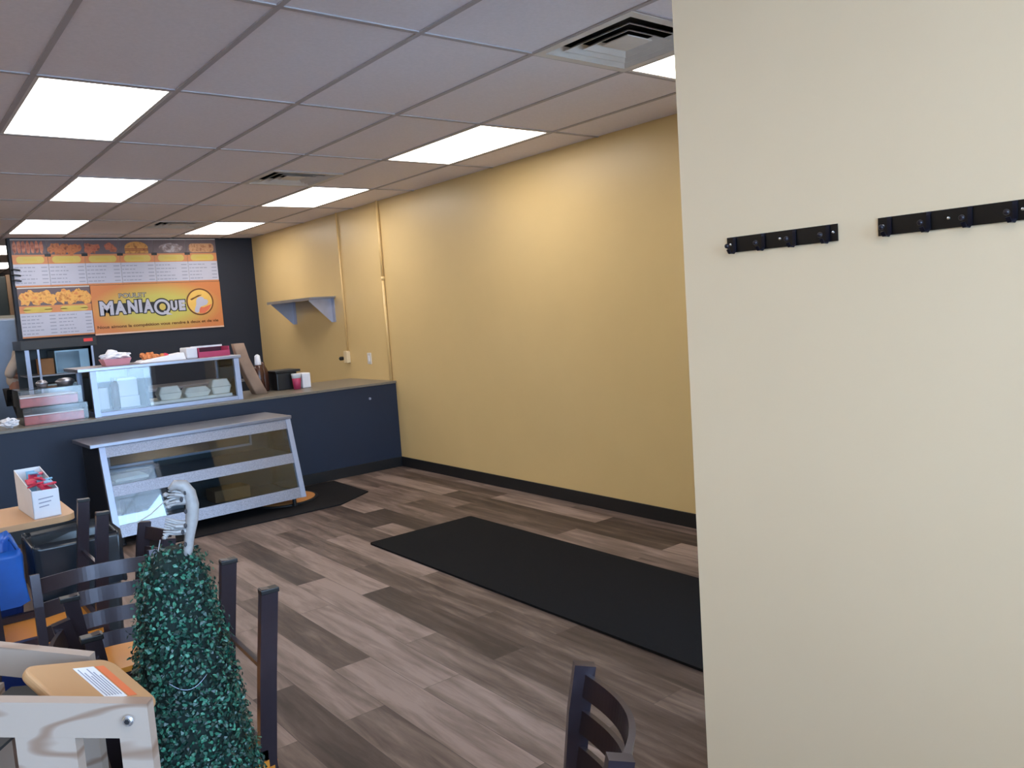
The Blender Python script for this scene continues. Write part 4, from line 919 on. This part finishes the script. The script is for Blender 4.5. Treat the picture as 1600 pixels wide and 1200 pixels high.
me_f.to_mesh(o); me_f.free(); o.materials.append(M_leaf); fo = bpy.data.objects.new('foliage', o); COL.objects.link(fo); fo.parent = tp; fo['kind'] = 'stuff'
b = MB(); b.tube([(TX, TY, .06), (TX, TY, .30)], .014, 10); b.build('stem', M_wood2, tp)
b = MB(); b.lathe([(.075, 0), (.10, .16), (.108, .17), (.10, .175), (.09, .16), (.0, .155)], (TX, TY, 0), 28); b.build('pot', M_blackpl, tp, smooth=True)
# two thin light wires caught in the leaves
for zc, da in ((.89, (math.radians(238), math.radians(278))), (.61, (math.radians(246), math.radians(300)))):
    b = MB(); pts = []
    for i in range(12):
        a = da[0] + (da[1] - da[0]) * i / 11; z = zc - .018 * math.sin(math.pi * i / 11) + (.012 * i / 11 if zc < .8 else 0); r = rad(z) + .014; pts.append((TX + r * math.cos(a), TY + r * math.sin(a), z))
    b.tube(pts, .0004, 6); b.build('wire', M_alu, tp)
# white ornament standing in the tip
n_ = Vector((TX, TY, 0)).normalized(); rt = Vector((n_.y, -n_.x, 0))
def OP(r, z, d=0.0): return Vector((TX, TY, 0)) + rt * r - n_ * (.02 + d) + Vector((0, 0, z))
on = thing('white_ornament', 'white lacy curved ornament standing on the topiary tip', 'ornament', (TX, TY - .02, 1.09))
b = MB(); spine = [(.026, 1.085), (.030, 1.12), (.036, 1.15), (.043, 1.18), (.047, 1.21), (.044, 1.235), (.034, 1.251), (.020, 1.254), (.008, 1.246)]
b.tube([OP(r, z) for r, z in spine], [.006, .009, .010, .012, .013, .012, .012, .010, .005], 10); b.build('curved_spine', M_orn, on, smooth=True)
b = MB()
for (r, z) in ((.036, 1.238), (.028, 1.225), (.033, 1.20), (.030, 1.172), (.024, 1.16), (.026, 1.135), (.022, 1.105)):
    b.blob(OP(r, z, .009), (.0035, .003, .0055), 1, .1)
b.build('dark_opening', mat('ornament_hollow', (60, 58, 62), .8), on)
for (r0, z0_, r1, z1_, n) in ((.036, 1.225, -.002, 1.232, 6), (.038, 1.165, -.012, 1.180, 7), (.028, 1.10, -.018, 1.108, 6)):
    b = MB()
    for i in range(n):
        f = i / (n - 1); zo = (f - .5) * .024
        b.tube([OP(r0, z0_ + zo * .6), OP((r0 + r1) / 2, z0_ + zo + .004, .006 * math.sin(i * 2)), OP(r1 + .008 * f, z1_ + zo * 1.3 - .004)], [.006, .0035, .0015], 6)
        b.blob(OP(r0 + (r1 - r0) * rl.random(), z0_ + zo, -.002), (.006, .005, .005), 1, .2)
    b.build('frill', M_orn, on)
b = MB(); b.tube([OP(-.002, 1.225), OP(-.030, 1.203), OP(-.056, 1.190)], .0012, 6); b.tube([OP(-.018, 1.150), OP(-.024, 1.128)], .0012, 6); b.build('filament', M_orn, on)

# ================================================================== HIGH CHAIR
P0 = Vector((.269, 1.270, 0)); uu = Vector((-.8, .6, 0)); nb = Vector((.6, .8, 0))    # nb points away from the camera
ZH = 1.0
hc = thing('high_chair', 'pale pine high chair with a beech tray in the lower left corner', 'high chair', (.20, 1.45, 0))
def side(off, xs, xe, zt0, zt1, name='side_panel'):
    """ladder side: top board, stiles, lower board; xs,xe along uu; zt0,zt1 top heights"""
    q = MB(); th = .022
    def H(a, c, z0a, z1a, z0c, z1c):
        A0, C0 = P0 + nb * off + uu * a, P0 + nb * off + uu * c; n = nb * th
        q.hexa([(A0.x, A0.y, z0a), (C0.x, C0.y, z0c), (C0.x + n.x, C0.y + n.y, z0c), (A0.x + n.x, A0.y + n.y, z0a), (A0.x, A0.y, z1a), (C0.x, C0.y, z1c), (C0.x + n.x, C0.y + n.y, z1c), (A0.x + n.x, A0.y + n.y, z1a)])
    L = xe - xs
    def zt_(a): return zt0 + (zt1 - zt0) * (a - xs) / L
    H(xs, xe, zt_(xs) - .055, zt_(xs), zt_(xe) - .055, zt_(xe))
    for a, w2 in (((xs, .046), (xs + .112, .088), (xe - .06, .06)) if L > .3 else ((xs, .05), (xe - .05, .05))):
        H(a, a + w2, .0, zt_(a) - .0551, .0, zt_(a + w2) - .0551)
    for z in (.66, .35, .12):
        if L > .3: H(xs + .046, xs + .112, z, z + .06, z, z + .06); H(xs + .20, xe - .06, z, z + .06, z, z + .06)
        else: H(xs + .05, xe - .05, z, z + .06, z, z + .06)
    return q.build(name, M_pine, hc)
side(0, 0, .38, ZH, ZH + .037)
side(.262, .215, .45, .975, 1.022)
# boards joining the two sides: seat, back, foot rest
def span(a0, a1, z0_, z1_, w0=.0225, w1=.2615, name='board', m_=None, tilt=0):
    q = MB(); A0 = P0 + uu * a0; A1 = P0 + uu * a1
    p = [A0 + nb * w0, A1 + nb * w0, A1 + nb * w1, A0 + nb * w1]
    q.hexa([(v.x, v.y, z0_) for v in p] + [(v.x, v.y, z1_) for v in p]); return q.build(name, m_ or M_pine, hc)
span(.24, .39, .70, .718, name='seat'); span(.372, .392, .72, .94, name='backrest'); span(.24, .33, .42, .436, name='foot_rest')
span(.25, .36, .925, .93, name='dark_pad', m_=mat('charcoal_pad', (52, 52, 54), .7))
# tray with rounded corners, tilted
TL, TR, BR, BL = Vector((.136, 1.506, 1.03)), Vector((.282, 1.576, .973)), Vector((.338, 1.467, .904)), Vector((.192, 1.397, .965))
cen = (TL + TR + BR + BL) / 4; ax = (TR - TL); ay = (TR - BR); Lx, Ly = ax.length, ay.length; ax.normalize(); az = ax.cross(ay).normalized(); ay2 = az.cross(ax)
Mt = Matrix((ax, ay2, az)).transposed().to_4x4(); Mt.translation = cen
b = MB(); shx = ((TR - BR) - ay2 * (TR - BR).dot(ay2)).dot(ax)
poly = rrect(Lx, (TR - BR).dot(ay2), .026, 6); hh_ = (TR - BR).dot(ay2)
poly = [(px + shx * (py / hh_), py) for px, py in poly]
b.prism(poly, .018, Mt @ Matrix.Translation((0, 0, -.018)))
tray = b.build('tray', M_beech, hc)
bv = tray.modifiers.new('bevel', 'BEVEL'); bv.width = .006; bv.segments = 3; bv.limit_method = 'ANGLE'
def on_tray(name, pts, m_, lift, th=.0006):
    q = MB(); q.prism(pts, th, Mt @ Matrix.Translation((0, 0, lift))); return q.build(name, m_, hc)
def TQ(u0, v0, u1, v1):   # fractions of the tray, u to the right, v to the back
    def f(u, v): return (-Lx / 2 + u * Lx + shx * (v - .5), -hh_ / 2 + v * hh_)
    return [f(u0, v0), f(u1, v0), f(u1, v1), f(u0, v1)]
on_tray('warning_label', TQ(.47, .22, .70, .84), M_paper, .0003)
on_tray('label_stripe', TQ(.72, .22, .82, .84), mat('orange_label', (222, 120, 78), .5), .0003)
q = MB()
for k in range(6): q.prism(TQ(.495 + .033 * k, .27, .507 + .033 * k, .80 - .07 * (k % 3)), .0005, Mt @ Matrix.Translation((0, 0, .001)))
q.build('label_text', M_grey, hc)
# bolts on the near side
for a, z in ((.028, ZH - .0215),):
    c0 = P0 + uu * a - nb * .004
    q = MB(); q.lathe([(.0085, 0), (.0085, .003), (.006, .005)], (0, 0, 0), 16, Matrix.Translation((c0.x, c0.y, z)) @ Matrix(((-.737, 0, -.737, 0), (0, 0, -.676, 0), (0, 1, 0, 0), (0, 0, 0, 1))).to_3x3().to_4x4() if False else Matrix.Translation((c0.x, c0.y, z)) @ (-nb).to_track_quat('Z', 'Y').to_matrix().to_4x4()); q.build('bolt', M_screw, hc)
    q = MB(); q.lathe([(.0042, .0051), (.0042, .0056)], (0, 0, 0), 6, Matrix.Translation((c0.x, c0.y, z)) @ (-nb).to_track_quat('Z', 'Y').to_matrix().to_4x4()); q.build('bolt_socket', M_ink, hc)
# black strap lying across the seat
q = MB(); c0 = P0 + uu * .20 + nb * .2; q.hexa([(v.x, v.y, .7185) for v in (P0 + uu * .26 + nb * .08, P0 + uu * .34 + nb * .08, P0 + uu * .34 + nb * .2, P0 + uu * .26 + nb * .2)] + [(v.x, v.y, .723) for v in (P0 + uu * .26 + nb * .08, P0 + uu * .34 + nb * .08, P0 + uu * .34 + nb * .2, P0 + uu * .26 + nb * .2)]); q.build('strap', M_blackpl, hc)
